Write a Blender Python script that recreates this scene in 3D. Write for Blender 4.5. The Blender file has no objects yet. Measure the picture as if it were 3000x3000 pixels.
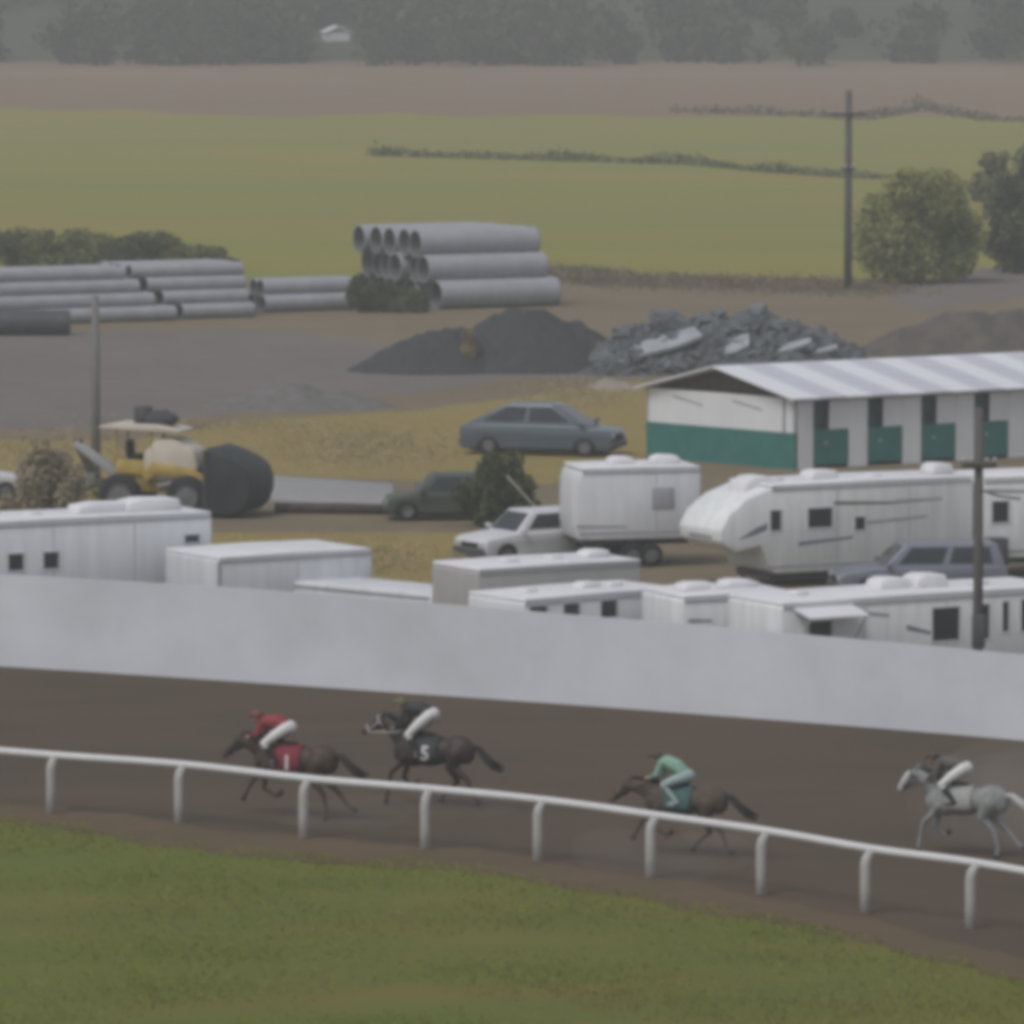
import bpy, bmesh, math, random
import numpy as np
from mathutils import Vector, Matrix, noise as mnoise
random.seed(7)
R = math.radians
scene = bpy.context.scene
C = scene.collection

# ------------------------------------------------------------------ camera, light, exposure
H, F = 20.0, 20000.0                       # camera height (m), focal length in photo pixels
PITCH = math.atan(1800.0 / F)
cam_d = bpy.data.cameras.new('camera'); cam = bpy.data.objects.new('camera', cam_d); C.objects.link(cam)
cam.location = (0, 0, H); cam.rotation_euler = (math.pi/2 - PITCH, 0, 0)
cam_d.sensor_width = 36; cam_d.lens = 36*F/3000; cam_d.clip_start = 1; cam_d.clip_end = 6000
scene.camera = cam
w = bpy.data.worlds.new('World'); scene.world = w; w.use_nodes = True
nt = w.node_tree; bg = nt.nodes['Background']
sky = nt.nodes.new('ShaderNodeTexSky'); sky.sky_type = 'NISHITA'; sky.sun_disc = False
SUN_EL, SUN_AZ = R(56), R(222)
sky.sun_elevation = SUN_EL; sky.sun_rotation = SUN_AZ; sky.air_density = 1.0; sky.dust_density = 2.0; sky.ozone_density = 1.0
hs = nt.nodes.new('ShaderNodeHueSaturation'); hs.inputs['Saturation'].default_value = 0.42
nt.links.new(sky.outputs[0], hs.inputs['Color']); nt.links.new(hs.outputs[0], bg.inputs[0])
bg.inputs[1].default_value = 0.075
sun_d = bpy.data.lights.new('sun', 'SUN'); sun = bpy.data.objects.new('sun', sun_d); C.objects.link(sun)
sun_d.energy = 1.1; sun_d.angle = R(25); sun_d.color = (1, .985, .965)
sd = Vector((math.sin(SUN_AZ)*math.cos(SUN_EL), math.cos(SUN_AZ)*math.cos(SUN_EL), math.sin(SUN_EL)))
sun.rotation_euler = sd.to_track_quat('Z', 'Y').to_euler()
scene.view_settings.view_transform = 'Standard'; scene.view_settings.look = 'None'
scene.view_settings.exposure = 0.66; scene.view_settings.gamma = 1
scene.render.engine = 'CYCLES'
scene.cycles.use_denoising = True
scene.cycles.max_bounces = 5; scene.cycles.diffuse_bounces = 3; scene.cycles.glossy_bounces = 2
scene.cycles.volume_bounces = 1; scene.cycles.transparent_max_bounces = 8
scene.cycles.pixel_filter_type = 'BLACKMAN_HARRIS'; scene.cycles.filter_width = 5.6   # soft long-lens broadcast picture
HAZE = 0.0005

# ------------------------------------------------------------------ surveying: where a sight line meets a level plane
sp, cp = math.sin(PITCH), math.cos(PITCH)
def W(x, y, z=0.0):
    u = (x-1500)/F; v = (1500-y)/F
    dz = -sp + v*cp; dy = cp + v*sp
    t = (z-H)/dz
    return Vector((u*t, dy*t, z))
def XY(x, y, z=0.0):
    p = W(x, y, z); return (p.x, p.y)
def n2(x, y, s, z=0.0): return mnoise.noise(Vector((x*s, y*s, z)))

# ------------------------------------------------------------------ materials
MATS = {}
def mat(name, col, rough=.7, var=.15, scale=1.5, metal=0, col2=None, bump=0, stretch=None, spec=.3, detail=5, vcol=False):
    if name in MATS: return MATS[name]
    m = bpy.data.materials.new(name); m.use_nodes = True; t = m.node_tree; b = t.nodes['Principled BSDF']
    b.inputs['Roughness'].default_value = rough; b.inputs['Metallic'].default_value = metal
    b.inputs['Specular IOR Level'].default_value = spec
    tc = t.nodes.new('ShaderNodeTexCoord'); src = tc.outputs['Object']
    if stretch:
        mp = t.nodes.new('ShaderNodeMapping'); mp.inputs['Scale'].default_value = stretch
        t.links.new(src, mp.inputs[0]); src = mp.outputs[0]
    nz = t.nodes.new('ShaderNodeTexNoise'); nz.inputs['Scale'].default_value = scale; nz.inputs['Detail'].default_value = detail
    nz.inputs['Roughness'].default_value = .65
    t.links.new(src, nz.inputs['Vector'])
    rp = t.nodes.new('ShaderNodeValToRGB')
    a = tuple(max(0, c*(1-var)) for c in col); c2 = col2 or tuple(min(1, c*(1+var)) for c in col)
    rp.color_ramp.elements[0].position = .33; rp.color_ramp.elements[1].position = .67
    rp.color_ramp.elements[0].color = (*a, 1); rp.color_ramp.elements[1].color = (*c2, 1)
    t.links.new(nz.outputs['Fac'], rp.inputs[0])
    out = rp.outputs[0]
    if vcol:                                # per-leaf tint stored on the mesh
        at = t.nodes.new('ShaderNodeAttribute'); at.attribute_name = 'tint'
        mx = t.nodes.new('ShaderNodeMix'); mx.data_type = 'RGBA'; mx.blend_type = 'MULTIPLY'; mx.inputs[0].default_value = 1
        t.links.new(out, mx.inputs[6]); t.links.new(at.outputs['Color'], mx.inputs[7]); out = mx.outputs[2]
    t.links.new(out, b.inputs['Base Color'])
    if bump:
        bp = t.nodes.new('ShaderNodeBump'); bp.inputs['Strength'].default_value = bump; bp.inputs['Distance'].default_value = .05
        t.links.new(nz.outputs['Fac'], bp.inputs['Height']); t.links.new(bp.outputs[0], b.inputs['Normal'])
    MATS[name] = m; return m

def ground_mat(name, cols, s1, s2, stretch=(1,1,1), bump=.4, rough=.95):
    """three earth tones mixed by a broad and a fine noise"""
    m = bpy.data.materials.new(name); m.use_nodes = True; t = m.node_tree; b = t.nodes['Principled BSDF']
    b.inputs['Roughness'].default_value = rough; b.inputs['Specular IOR Level'].default_value = .1
    tc = t.nodes.new('ShaderNodeTexCoord'); mp = t.nodes.new('ShaderNodeMapping'); mp.inputs['Scale'].default_value = stretch
    t.links.new(tc.outputs['Object'], mp.inputs[0])
    def nz(s, d):
        n = t.nodes.new('ShaderNodeTexNoise'); n.inputs['Scale'].default_value = s; n.inputs['Detail'].default_value = d
        n.inputs['Roughness'].default_value = .68; t.links.new(mp.outputs[0], n.inputs['Vector']); return n
    a, c = nz(s1, 5), nz(s2, 6)
    r1 = t.nodes.new('ShaderNodeMapRange'); r1.inputs[1].default_value = .35; r1.inputs[2].default_value = .65
    r2 = t.nodes.new('ShaderNodeMapRange'); r2.inputs[1].default_value = .38; r2.inputs[2].default_value = .72
    t.links.new(a.outputs['Fac'], r1.inputs[0]); t.links.new(c.outputs['Fac'], r2.inputs[0])
    m1 = t.nodes.new('ShaderNodeMix'); m1.data_type = 'RGBA'; m2 = t.nodes.new('ShaderNodeMix'); m2.data_type = 'RGBA'
    m1.inputs[6].default_value = (*cols[0], 1); m1.inputs[7].default_value = (*cols[1], 1); m2.inputs[7].default_value = (*cols[2], 1)
    t.links.new(r1.outputs[0], m1.inputs[0]); t.links.new(m1.outputs[2], m2.inputs[6]); t.links.new(r2.outputs[0], m2.inputs[0])
    t.links.new(m2.outputs[2], b.inputs['Base Color'])
    bp = t.nodes.new('ShaderNodeBump'); bp.inputs['Strength'].default_value = bump; bp.inputs['Distance'].default_value = .08
    t.links.new(c.outputs['Fac'], bp.inputs['Height']); t.links.new(bp.outputs[0], b.inputs['Normal'])
    return m

WHITE = mat('white_paint', (.68,.69,.72), .45, .08, 2.2, stretch=(1.4,1.4,.16))
WHITE2 = mat('chalky_white_paint', (.65,.65,.665), .6, .08, .5, stretch=(1,1,.25))
ROOFW = mat('white_roof_membrane', (.67,.66,.68), .55, .07, .8)
CREAM = mat('cream_fibreglass', (.68,.69,.69), .4, .10, 2.2, stretch=(1.4,1.4,.16))
GREYW = mat('pale_grey_aluminium', (.58,.585,.61), .45, .09, 1.8, stretch=(1.4,1.4,.2))
GREY = mat('grey_paint', (.30,.30,.31), .5, .1, 1)
DGREY = mat('dark_grey_paint', (.07,.072,.078), .5, .15, 2)
BLACK = mat('black_rubber', (.018,.018,.02), .8, .2, 6)
GLASS = mat('dark_window_glass', (.022,.026,.03), .12, .2, 2, spec=.5)
STEEL = mat('galvanised_steel', (.38,.39,.41), .4, .12, 3, metal=.3)
WOOD = mat('weathered_pole_wood', (.10,.092,.085), .9, .25, 6, stretch=(6,6,.4), bump=.3)
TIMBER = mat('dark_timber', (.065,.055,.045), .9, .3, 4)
GREEN = mat('green_barn_paint', (.032,.15,.132), .6, .15, 1.2)
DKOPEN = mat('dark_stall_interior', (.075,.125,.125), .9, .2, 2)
PIPE = mat('grey_culvert_pipe', (.30,.305,.325), .5, .1, 1.4)
PIPEB = mat('black_pipe_and_bore_shade', (.05,.055,.058), .5, .2, 1.4)
RED = mat('red_lens', (.25,.02,.02), .3, .1, 3)
LAMP = mat('clear_lamp_lens', (.5,.5,.5), .15, .05, 3)

# ------------------------------------------------------------------ mesh helper
class MB:
    def __init__(s): s.v = []; s.f = []
    def add(s, vs, fs):
        o = len(s.v); s.v += [tuple(p) for p in vs]; s.f += [tuple(i+o for i in f) for f in fs]; return s
    def box(s, x0, x1, y0, y1, z0, z1):
        vs = [(x,y,z) for x in (x0,x1) for y in (y0,y1) for z in (z0,z1)]
        return s.add(vs, [(0,1,3,2),(4,6,7,5),(0,4,5,1),(2,3,7,6),(0,2,6,4),(1,5,7,3)])
    def rbox(s, c, size, M):
        vs = [Vector(c)+M@Vector((a*size[0]/2,b*size[1]/2,d*size[2]/2)) for a in (-1,1) for b in (-1,1) for d in (-1,1)]
        return s.add(vs, [(0,1,3,2),(4,6,7,5),(0,4,5,1),(2,3,7,6),(0,2,6,4),(1,5,7,3)])
    def prism(s, pts, y0, y1):              # outline in the XZ plane
        n = len(pts)
        a = sum(pts[i][0]*pts[(i+1)%n][1]-pts[(i+1)%n][0]*pts[i][1] for i in range(n))
        if a < 0: pts = pts[::-1]
        vs = [(x,y0,z) for x,z in pts]+[(x,y1,z) for x,z in pts]
        fs = [tuple(range(n)), tuple(range(2*n-1,n-1,-1))]
        fs += [(i, i+n, (i+1)%n+n, (i+1)%n) for i in range(n)]
        return s.add(vs, fs)
    def plan(s, pts, z0, z1):               # outline in the XY plane
        n = len(pts)
        a = sum(pts[i][0]*pts[(i+1)%n][1]-pts[(i+1)%n][0]*pts[i][1] for i in range(n))
        if a < 0: pts = pts[::-1]
        vs = [(x,y,z0) for x,y in pts]+[(x,y,z1) for x,y in pts]
        fs = [tuple(range(n-1,-1,-1)), tuple(range(n,2*n))]
        fs += [(i,(i+1)%n,(i+1)%n+n,i+n) for i in range(n)]
        return s.add(vs, fs)
    def path(s, pts, rs, n=10, cap=True, sy=1.0):
        pts = [Vector(p) for p in pts]
        if not isinstance(rs, (list,tuple)): rs = [rs]*len(pts)
        o = len(s.v); prev = None
        for i,p in enumerate(pts):
            t = (pts[min(i+1,len(pts)-1)]-pts[max(i-1,0)]).normalized()
            ref = Vector((0,1,0)) if abs(t.y) < .9 else Vector((1,0,0))
            if prev is not None: ref = prev
            a = t.cross(ref).normalized(); b = a.cross(t).normalized(); prev = b
            for k in range(n):
                q = 2*math.pi*k/n
                s.v.append(tuple(p+a*math.cos(q)*rs[i]+b*math.sin(q)*rs[i]*sy))
        for i in range(len(pts)-1):
            for k in range(n):
                s.f.append((o+i*n+k, o+i*n+(k+1)%n, o+(i+1)*n+(k+1)%n, o+(i+1)*n+k))
        if cap:
            s.f.append(tuple(o+k for k in range(n-1,-1,-1))); e = o+(len(pts)-1)*n
            s.f.append(tuple(e+k for k in range(n)))
        return s
    def ell(s, c, r, M=None, nu=14, nv=8):
        vs = []; fs = []
        for j in range(nv+1):
            th = math.pi*j/nv
            for i in range(nu):
                ph = 2*math.pi*i/nu
                p = Vector((r[0]*math.sin(th)*math.cos(ph), r[1]*math.sin(th)*math.sin(ph), r[2]*math.cos(th)))
                if M is not None: p = M@p
                vs.append(Vector(c)+p)
        for j in range(nv):
            for i in range(nu):
                fs.append((j*nu+i, (j+1)*nu+i, (j+1)*nu+(i+1)%nu, j*nu+(i+1)%nu))
        return s.add(vs, fs)
    def lathe_y(s, prof, c, n=20):           # profile (radius, y) turned about the Y axis through c
        o = len(s.v)
        for r,y in prof:
            for k in range(n):
                q = 2*math.pi*k/n; s.v.append((c[0]+r*math.cos(q), c[1]+y, c[2]+r*math.sin(q)))
        for i in range(len(prof)-1):
            for k in range(n):
                s.f.append((o+i*n+k, o+(i+1)*n+k, o+(i+1)*n+(k+1)%n, o+i*n+(k+1)%n))
        return s
    def build(s, name, m, parent=None, smooth=False, bevel=0, seg=2):
        me = bpy.data.meshes.new(name); me.from_pydata(s.v, [], s.f); me.update()
        bm = bmesh.new(); bm.from_mesh(me)
        bmesh.ops.remove_doubles(bm, verts=bm.verts, dist=1e-5)
        bmesh.ops.recalc_face_normals(bm, faces=bm.faces)
        if bevel:
            es = [e for e in bm.edges if len(e.link_faces)==2 and e.calc_face_angle(0) > .5]
            bmesh.ops.bevel(bm, geom=es, offset=bevel, segments=seg, affect='EDGES', profile=.5, clamp_overlap=True)
        bm.to_mesh(me); bm.free()
        if smooth or bevel:
            for p in me.polygons: p.use_smooth = True
            if not smooth or bevel:
                try: me.set_sharp_from_angle(angle=R(50))
                except Exception: pass
        me.materials.append(m)
        o = bpy.data.objects.new(name, me); C.objects.link(o)
        if parent: o.parent = parent
        return o

def empty(name, loc=(0,0,0), rz=0.0):
    o = bpy.data.objects.new(name, None); C.objects.link(o); o.location = loc; o.rotation_euler = (0,0,rz); o.empty_display_size = .2
    return o
def tag(o, label, cat, group=None, kind=None):
    o['label'] = label; o['category'] = cat
    if group: o['group'] = group
    if kind: o['kind'] = kind
    return o
def struct(o): o['kind'] = 'structure'; return o
def kids(o): return [c for c in bpy.data.objects if c.parent == o]
def copy_tree(o, parent=None):
    c = o.copy(); C.objects.link(c)
    if parent: c.parent = parent
    for ch in kids(o): copy_tree(ch, c)
    return c

def jag(poly, step, amp, z=0.0, seed=0.0):
    """walk a plan outline at a fine step and roughen it"""
    out = []
    n = len(poly)
    for i in range(n):
        a = Vector((poly[i][0], poly[i][1])); b = Vector((poly[(i+1)%n][0], poly[(i+1)%n][1])); L = (b-a).length
        k = max(1, min(400, int(L/step)))
        for j in range(k):
            p = a.lerp(b, j/k); d = b-a; nn = Vector((-d.y, d.x)).normalized()
            q = (mnoise.noise(Vector((p.x/(step*5), p.y/(step*5), seed)))*.7+mnoise.noise(Vector((p.x/step, p.y/step, seed+9)))*.3)*amp*2
            p = p+nn*q; out.append((p.x, p.y))
    return out
def sheet(name, poly, z, m, step=1.0, amp=.4, seed=0.0):
    pts = jag(poly, step, amp, z, seed)
    me = bpy.data.meshes.new(name)
    bm = bmesh.new(); vs = [bm.verts.new((x,y,z)) for x,y in pts]; es = [bm.edges.new((vs[i], vs[(i+1)%len(vs)])) for i in range(len(vs))]
    bmesh.ops.triangle_fill(bm, use_beauty=True, use_dissolve=False, edges=es, normal=(0,0,1))
    for f in bm.faces:
        if f.normal.z < 0: f.normal_flip()
    bm.to_mesh(me); bm.free(); me.materials.append(m)
    o = bpy.data.objects.new(name, me); C.objects.link(o); return struct(o)

# ------------------------------------------------------------------ ground
EARTH = ground_mat('bare_earth', ((.16,.125,.088),(.20,.158,.105),(.15,.122,.075)), .07, .6, bump=.5)
GRAVEL = ground_mat('grey_gravel', ((.150,.132,.120),(.180,.156,.142),(.132,.120,.108)), .08, .7, bump=.3)
DRYG = ground_mat('dry_yellow_grass', ((.245,.18,.072),(.285,.21,.078),(.20,.17,.06)), .15, 1.4, bump=.6)
FIELD = ground_mat('pasture', ((.205,.205,.038),(.16,.185,.058),(.25,.19,.052)), .022, .05, stretch=(.22,1,1), bump=.2)
FIELDB = ground_mat('brown_stubble', ((.195,.125,.09),(.225,.148,.105),(.165,.128,.075)), .02, .07, stretch=(.35,1,1), bump=.2)
TRACK = ground_mat('harrowed_dirt', ((.098,.068,.046),(.066,.055,.039),(.090,.064,.048)), .2, .9, stretch=(.4,1,1), bump=.6)
TURF = ground_mat('infield_turf', ((.125,.140,.026),(.152,.120,.036),(.096,.124,.027)), .14, .35, stretch=(.4,1,1), bump=.8)
PAD = ground_mat('worn_concrete', ((.27,.265,.27),(.30,.295,.295),(.25,.245,.24)), .3, 2, bump=.1)

gm = MB().add([(-1500,-200,0),(1500,-200,0),(1500,1500,0),(-1500,1500,0)], [(0,1,2,3)])
struct(gm.build('ground', EARTH))
FB = [(-700,1915),(0,1953),(400,1978),(776,2003),(1150,2029),(1553,2057),(1950,2086),(2329,2115),(2680,2143),(3000,2171),(3700,2235)]
GB = [(-700,2330),(0,2395),(300,2436),(700,2496),(1100,2526),(1400,2540),(1650,2590),(2000,2640),(2300,2700),(2700,2790),(3000,2870),(3700,3060)]
def fr(P): return [XY(*p) for p in P]
sheet('dirt_verge', fr([(x,y-55) for x,y in GB])+fr([(x,y+16) for x,y in GB[::-1]]), .012, ground_mat('tan_dirt', ((.135,.086,.055),(.10,.070,.045),(.10,.086,.046)), .3, 1.2, stretch=(.4,1,1), bump=.6), .3, .35, 17)
trk = fr([(x,y-6) for x,y in FB]) + fr(GB[::-1])
sheet('infield_grass', [(-60,40),(60,40)]+fr([(3700,2380)])+fr([(-700,2240)]), .004, TURF, 6, .0)
sheet('race_track', trk, .008, TRACK, .35, .22, 3)
sheet('gravel_yard', fr([(-700,985),(300,970),(700,960),(1000,985),(1900,1110),(1500,1110),(1200,1150),(760,1205),(300,1262),(-700,1250)]), .004, GRAVEL, 2, .8, 5)
sheet('dry_grass_patch', fr([(380,1290),(760,1228),(1240,1200),(1900,1110),(1905,1370),(1600,1420),(760,1392),(420,1360)]), .004, DRYG, 1.5, .5, 6)
sheet('dry_verge', fr([(-200,1290),(330,1290),(380,1330),(300,1560),(-300,1560)]), .004, DRYG, 1.2, .5, 7)
sheet('dry_grass_strip', fr([(560,1560),(1350,1560),(1340,1700),(900,1740),(560,1640)]), .004, DRYG, 1.0, .4, 8)
sheet('pasture', fr([(-3000,812),(800,822),(1560,790),(2100,822),(2560,815),(5000,800),(4400,235),(-1600,235)]), .004, FIELD, 6, 2, 9)
sheet('stubble_field', fr([(-1600,338),(1650,335),(2000,330),(2600,345),(3000,360),(4400,380),(3900,150),(-1200,150)]), .008, FIELDB, 5, 26, 10)
sheet('gravel_road', fr([(2600,880),(2830,790),(3000,775),(3700,740),(3700,850),(3000,870),(2700,915)]), .012, GRAVEL, 2, .5, 11)
pad = MB(); pad.plan(fr([(795,1402),(1150,1425),(1165,1500),(780,1470)]), -.2, .12)
struct(pad.build('concrete_slab', PAD, bevel=.02))

# ------------------------------------------------------------------ leaves, grass and crowns
def cards(name, P, size, m, parent=None, seed=0, flat=0.0, tint=(.6,1.35), aspect=1.6, up=0.0):
    """many small leaf-sized quads around the given points"""
    rng = np.random.default_rng(seed); P = np.asarray(P, float); n = len(P)
    a = rng.normal(size=(n,3)); a[:,2] = a[:,2]*(1-flat)+up*2; a /= np.linalg.norm(a,axis=1,keepdims=True)
    b = rng.normal(size=(n,3)); b -= (b*a).sum(1,keepdims=True)*a; b /= np.linalg.norm(b,axis=1,keepdims=True)
    s = size*rng.uniform(.6,1.4,(n,1)); a = a*s*aspect*.5; b = b*s*.5
    V = np.stack([P-a-b*.6, P+b*.2-a*.2-b, P+a, P+b], 1).reshape(-1,3)
    me = bpy.data.meshes.new(name)
    me.vertices.add(4*n); me.vertices.foreach_set('co', V.ravel())
    me.loops.add(4*n); me.loops.foreach_set('vertex_index', np.arange(4*n, dtype=np.int32))
    me.polygons.add(n); me.polygons.foreach_set('loop_start', np.arange(0,4*n,4,dtype=np.int32))
    me.update(calc_edges=True)
    ca = me.color_attributes.new('tint','FLOAT_COLOR','POINT')
    t = rng.uniform(tint[0],tint[1],n); hue = rng.uniform(-.12,.12,n)
    col = np.stack([t*(1+hue), t, t*(1-hue*.5), np.ones(n)],1); ca.data.foreach_set('color', np.repeat(col,4,0).ravel())
    me.materials.append(m); me.validate()
    o = bpy.data.objects.new(name, me); C.objects.link(o)
    if parent: o.parent = parent
    return o
def crown_pts(rng, blobs, n):
    vol = np.array([b[3]*b[4]*b[5] for b in blobs]); pick = rng.choice(len(blobs), n, p=vol/vol.sum())
    d = rng.normal(size=(n,3)); d /= np.linalg.norm(d,axis=1,keepdims=True); r = rng.uniform(.25,1.22,(n,1))**.7
    B = np.array(blobs)[pick]
    P = B[:,:3]+d*r*B[:,3:6]
    keep = P[:,2] > .03
    return P[keep]
LEAFD = mat('dark_leaves', (.095,.105,.052), .8, .25, .6, vcol=True, spec=.15)
LEAFM = mat('mid_green_leaves', (.15,.155,.062), .8, .25, .6, vcol=True, spec=.15)
LEAFW = mat('olive_willow_leaves', (.25,.26,.085), .8, .2, .5, vcol=True, spec=.15)
LEAFF = mat('far_forest_leaves', (.050,.058,.038), .9, .2, .05, vcol=True, spec=.1)
STRAW = mat('dry_straw', (.31,.25,.145), .9, .15, .8, vcol=True, spec=.1)
BRUSHB = mat('brown_brush', (.29,.25,.17), .9, .1, .8, vcol=True, spec=.1)
BLADE = mat('grass_blades', (.158,.174,.032), .9, .2, .3, vcol=True, spec=.1)
BARK = mat('bark', (.07,.06,.05), .95, .3, 5, bump=.4)

def plant(name, pos, blobs, n, size, leaf, label, cat, group=None, seed=1, trunk=None):
    t = empty(name, pos); rng = np.random.default_rng(seed)
    tag(t, label, cat, group)
    # break every lobe into knobbly clumps
    bl = []
    for b in blobs:
        for k in range(9):
            d = rng.normal(size=3); d /= np.linalg.norm(d); f = rng.uniform(.3,.95)
            q = rng.uniform(.36,.58)
            bl.append((b[0]+d[0]*b[3]*f, b[1]+d[1]*b[4]*f, max(.2,b[2]+d[2]*b[5]*f), b[3]*q, b[4]*q, b[5]*q))
    cards('crown', crown_pts(rng, bl, n), size, leaf, t, seed, tint=(.78,1.18))
    tb = MB(); hgt = max(b[2] for b in blobs)
    tr = trunk or .12
    tb.path([(0,0,-.1),(.05,0,hgt*.35),(-.03,.05,hgt*.8)], [tr,tr*.75,tr*.3], 8)
    for b in blobs:
        tb.path([(0,0,hgt*.2),(b[0]*.5,b[1]*.5,b[2]*.7),(b[0]*.9,b[1]*.9,b[2]*1.05)], [tr*.55,tr*.35,tr*.12], 6)
    tb.build('trunk', BARK, t, smooth=True)
    return t

# pasture trees at right
plant('willow_tree', W(2690,828), [(-1.2,0,2.6,2.6,2.4,2.6),(1.4,.3,2.9,2.7,2.4,2.6),(.2,-.4,4.4,2.3,2.2,1.5),(-1.9,-.3,1.1,1.5,1.4,1.1),(2.2,0,1.2,1.6,1.6,1.2)], 42000, .15, LEAFW,
      'broad round olive green tree beside the far utility pole', 'tree', 'trees at the pasture edge', 3, .28)
plant('bushy_tree', W(2985,800), [(0,0,2.0,2.2,2.0,2.0),(1.8,.3,3.4,2.4,2.2,2.8),(-.8,-.2,3.6,1.3,1.2,1.6),(2.6,.2,6.0,1.6,1.5,1.4)], 30000, .15, LEAFD,
      'dark green tree with lifted top, cut off by the picture edge beside the gravel road', 'tree', 'trees at the pasture edge', 4, .25)
plant('bushy_tree', W(2905,610), [(0,0,1.6,1.4,1.2,1.5),(.3,0,2.9,.9,.8,.9)], 2500, .3, LEAFM,
      'small pale green tree standing in the pasture behind the two big trees', 'tree', 'trees at the pasture edge', 5, .12)
# shrubs behind the pipes
for i,(x,y,wd,h,lb) in enumerate([(-40,790,2.9,2.4,'dark green shrub at the far left end of the shrub row'),(190,792,2.9,2.35,'wide flat-topped shrub, second from the left in the shrub row'),
        (400,792,2.2,2.2,'rounded shrub behind the right-hand small pipe stack'),(545,792,2.1,1.85,'low shrub sloping down to the pasture, right end of the shrub row'),(640,795,1.2,.9,'smallest tuft of shrub at the open end of the row')]):
    plant('shrub', W(x,y), [(0,0,h*.5,wd*.85,1.6,h*.5),(-wd*.45,.2,h*.45,wd*.6,1.4,h*.42),(wd*.5,0,h*.4,wd*.6,1.4,h*.4)], 9000, .13, LEAFD if i%2==0 else LEAFM, lb, 'shrub', 'shrubs behind the culvert pipes', 20+i, .08)
plant('dark_weeds', W(1120,915), [(0,0,.8,1.5,.6,.9),(1.2,-.2,.6,1.0,.6,.7),(-1.1,0,.9,.8,.6,.9)], 9000, .12, LEAFD, 'dark weeds at the open ends of the tall pipe stack', 'weeds', None, 36, .05)
# dry brush left
plant('dry_bush', W(150,1575), [(0,0,1.55,.95,.9,1.5),(.5,0,1.2,.7,.7,1.2),(-.9,.2,.6,.8,.8,.6)], 20000, .085, BRUSHB, 'tall tan dry bush standing left of the yellow loader', 'bush', None, 31, .06)
plant('dry_bush', W(330,1490), [(0,0,.35,.75,.6,.4),(.6,0,.3,.6,.5,.35)], 2500, .08, LEAFM, 'low yellow green weed clump in front of the yellow loader', 'weeds', None, 32, .03)
plant('dry_bush', W(1372,1092), [(0,0,.7,.42,.3,.8),(.05,0,1.35,.3,.2,.45)], 4000, .09, STRAW, 'narrow tuft of pale straw standing against the dark gravel piles', 'weeds', None, 33, .03)
plant('dark_shrub', W(1470,1545), [(0,0,1.1,.9,.8,1.1),(-.6,.2,.8,.7,.6,.8),(.65,0,.7,.55,.6,.75),(0,.1,1.85,.6,.5,.5)], 14000, .09, LEAFD, 'dense dark green shrub right behind the old green car', 'shrub', None, 34, .07)

# far woods and hills
def hillmesh():
    nx, ny = 160, 26; vs=[]; fs=[]
    for j in range(ny):
        for i in range(nx):
            x = -420+840*i/(nx-1); y = 800+j*38
            k = j/(ny-1)
            z = max(0,(k-.04))*150*(1+.35*n2(x,y,.006,2))+4*n2(x,y,.03)*k
            vs.append((x,y,z-.3))
    for j in range(ny-1):
        for i in range(nx-1): fs.append((j*nx+i,j*nx+i+1,(j+1)*nx+i+1,(j+1)*nx+i))
    return MB().add(vs,fs)
HILLM = ground_mat('scrub_hillside', ((.055,.06,.042),(.065,.068,.048),(.045,.052,.038)), .02, .1, bump=.6)
struct(hillmesh().build('hills', HILLM, smooth=True))
def hz(x,y):
    k=(y-800)/38/25
    return max(0,(k-.04))*150*(1+.35*n2(x,y,.006,2))+4*n2(x,y,.03)*k-.3
rng = np.random.default_rng(11); fp=[]
for k in range(620):
    y = rng.uniform(815,1010); lx = y*1500/F
    dark = rng.random() < .62
    x = rng.uniform(-lx*.72, lx*.12) if dark else rng.uniform(-lx*1.3, lx*1.3)
    if abs(x+22*y/855)<4.5 and y<858: continue
    r = rng.uniform(1.8,4.2); h = r*rng.uniform(1.3,2.4); z0 = hz(x,y)
    bl=[(x+rng.normal()*r*.4,y+rng.normal()*r*.4,z0+h*rng.uniform(.25,.95),r*rng.uniform(.4,.75),r*.6,h*.3) for _ in range(7)]
    fp.append(crown_pts(rng, bl, 260))
wd = cards('far_woods', np.concatenate(fp), .75, LEAFF, None, 12, tint=(.55,1.3)); tag(wd, 'dark hazy woods covering the hillside beyond the brown field', 'woods', None, 'stuff')
fh = empty('far_house', Vector((-22, 855, hz(-22,855)-1.0)), R(15)); tag(fh, 'tiny white roofed house far away among the hillside woods', 'house')
MB().box(-1.5,1.5,-1.2,1.2,-1,1.9).build('wall', WHITE2, fh)
MB().prism([(-1.7,1.85),(0,2.6),(1.7,1.85),(1.7,2.0),(0,2.75),(-1.7,2.0)],-1.4,1.4).build('roof', ROOFW, fh)

# ditch line and dry weeds: far loose ground cover
def strip_pts(P, n, width, h, seed):
    rng=np.random.default_rng(seed); out=[]
    Q=[W(*p) for p in P]; L=[(Q[i+1]-Q[i]).length for i in range(len(Q)-1)]; tot=sum(L)
    for _ in range(n):
        d=rng.uniform(0,tot); i=0
        while i<len(L)-1 and d>L[i]: d-=L[i]; i+=1
        p=Q[i].lerp(Q[i+1], d/L[i])
        q=(n2(p.x,p.y,.15)+.6)*1.1
        if q<.12: continue
        out.append((p.x+rng.normal()*width*.5, p.y+rng.normal()*width, abs(rng.normal())*h*.5*q+.05))
    return np.array(out)
DITCH = mat('ditch_reeds', (.15,.165,.075), .9, .2, .2, vcol=True, spec=.1)
tag(cards('ditch_reeds', strip_pts([(1100,455),(1750,473),(2050,482),(2200,498),(2500,520),(2700,525)],9000,.8,.55,41), .25, DITCH, None, 42), 'dark green line of reeds along a ditch across the pasture', 'reeds', None, 'stuff')
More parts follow.
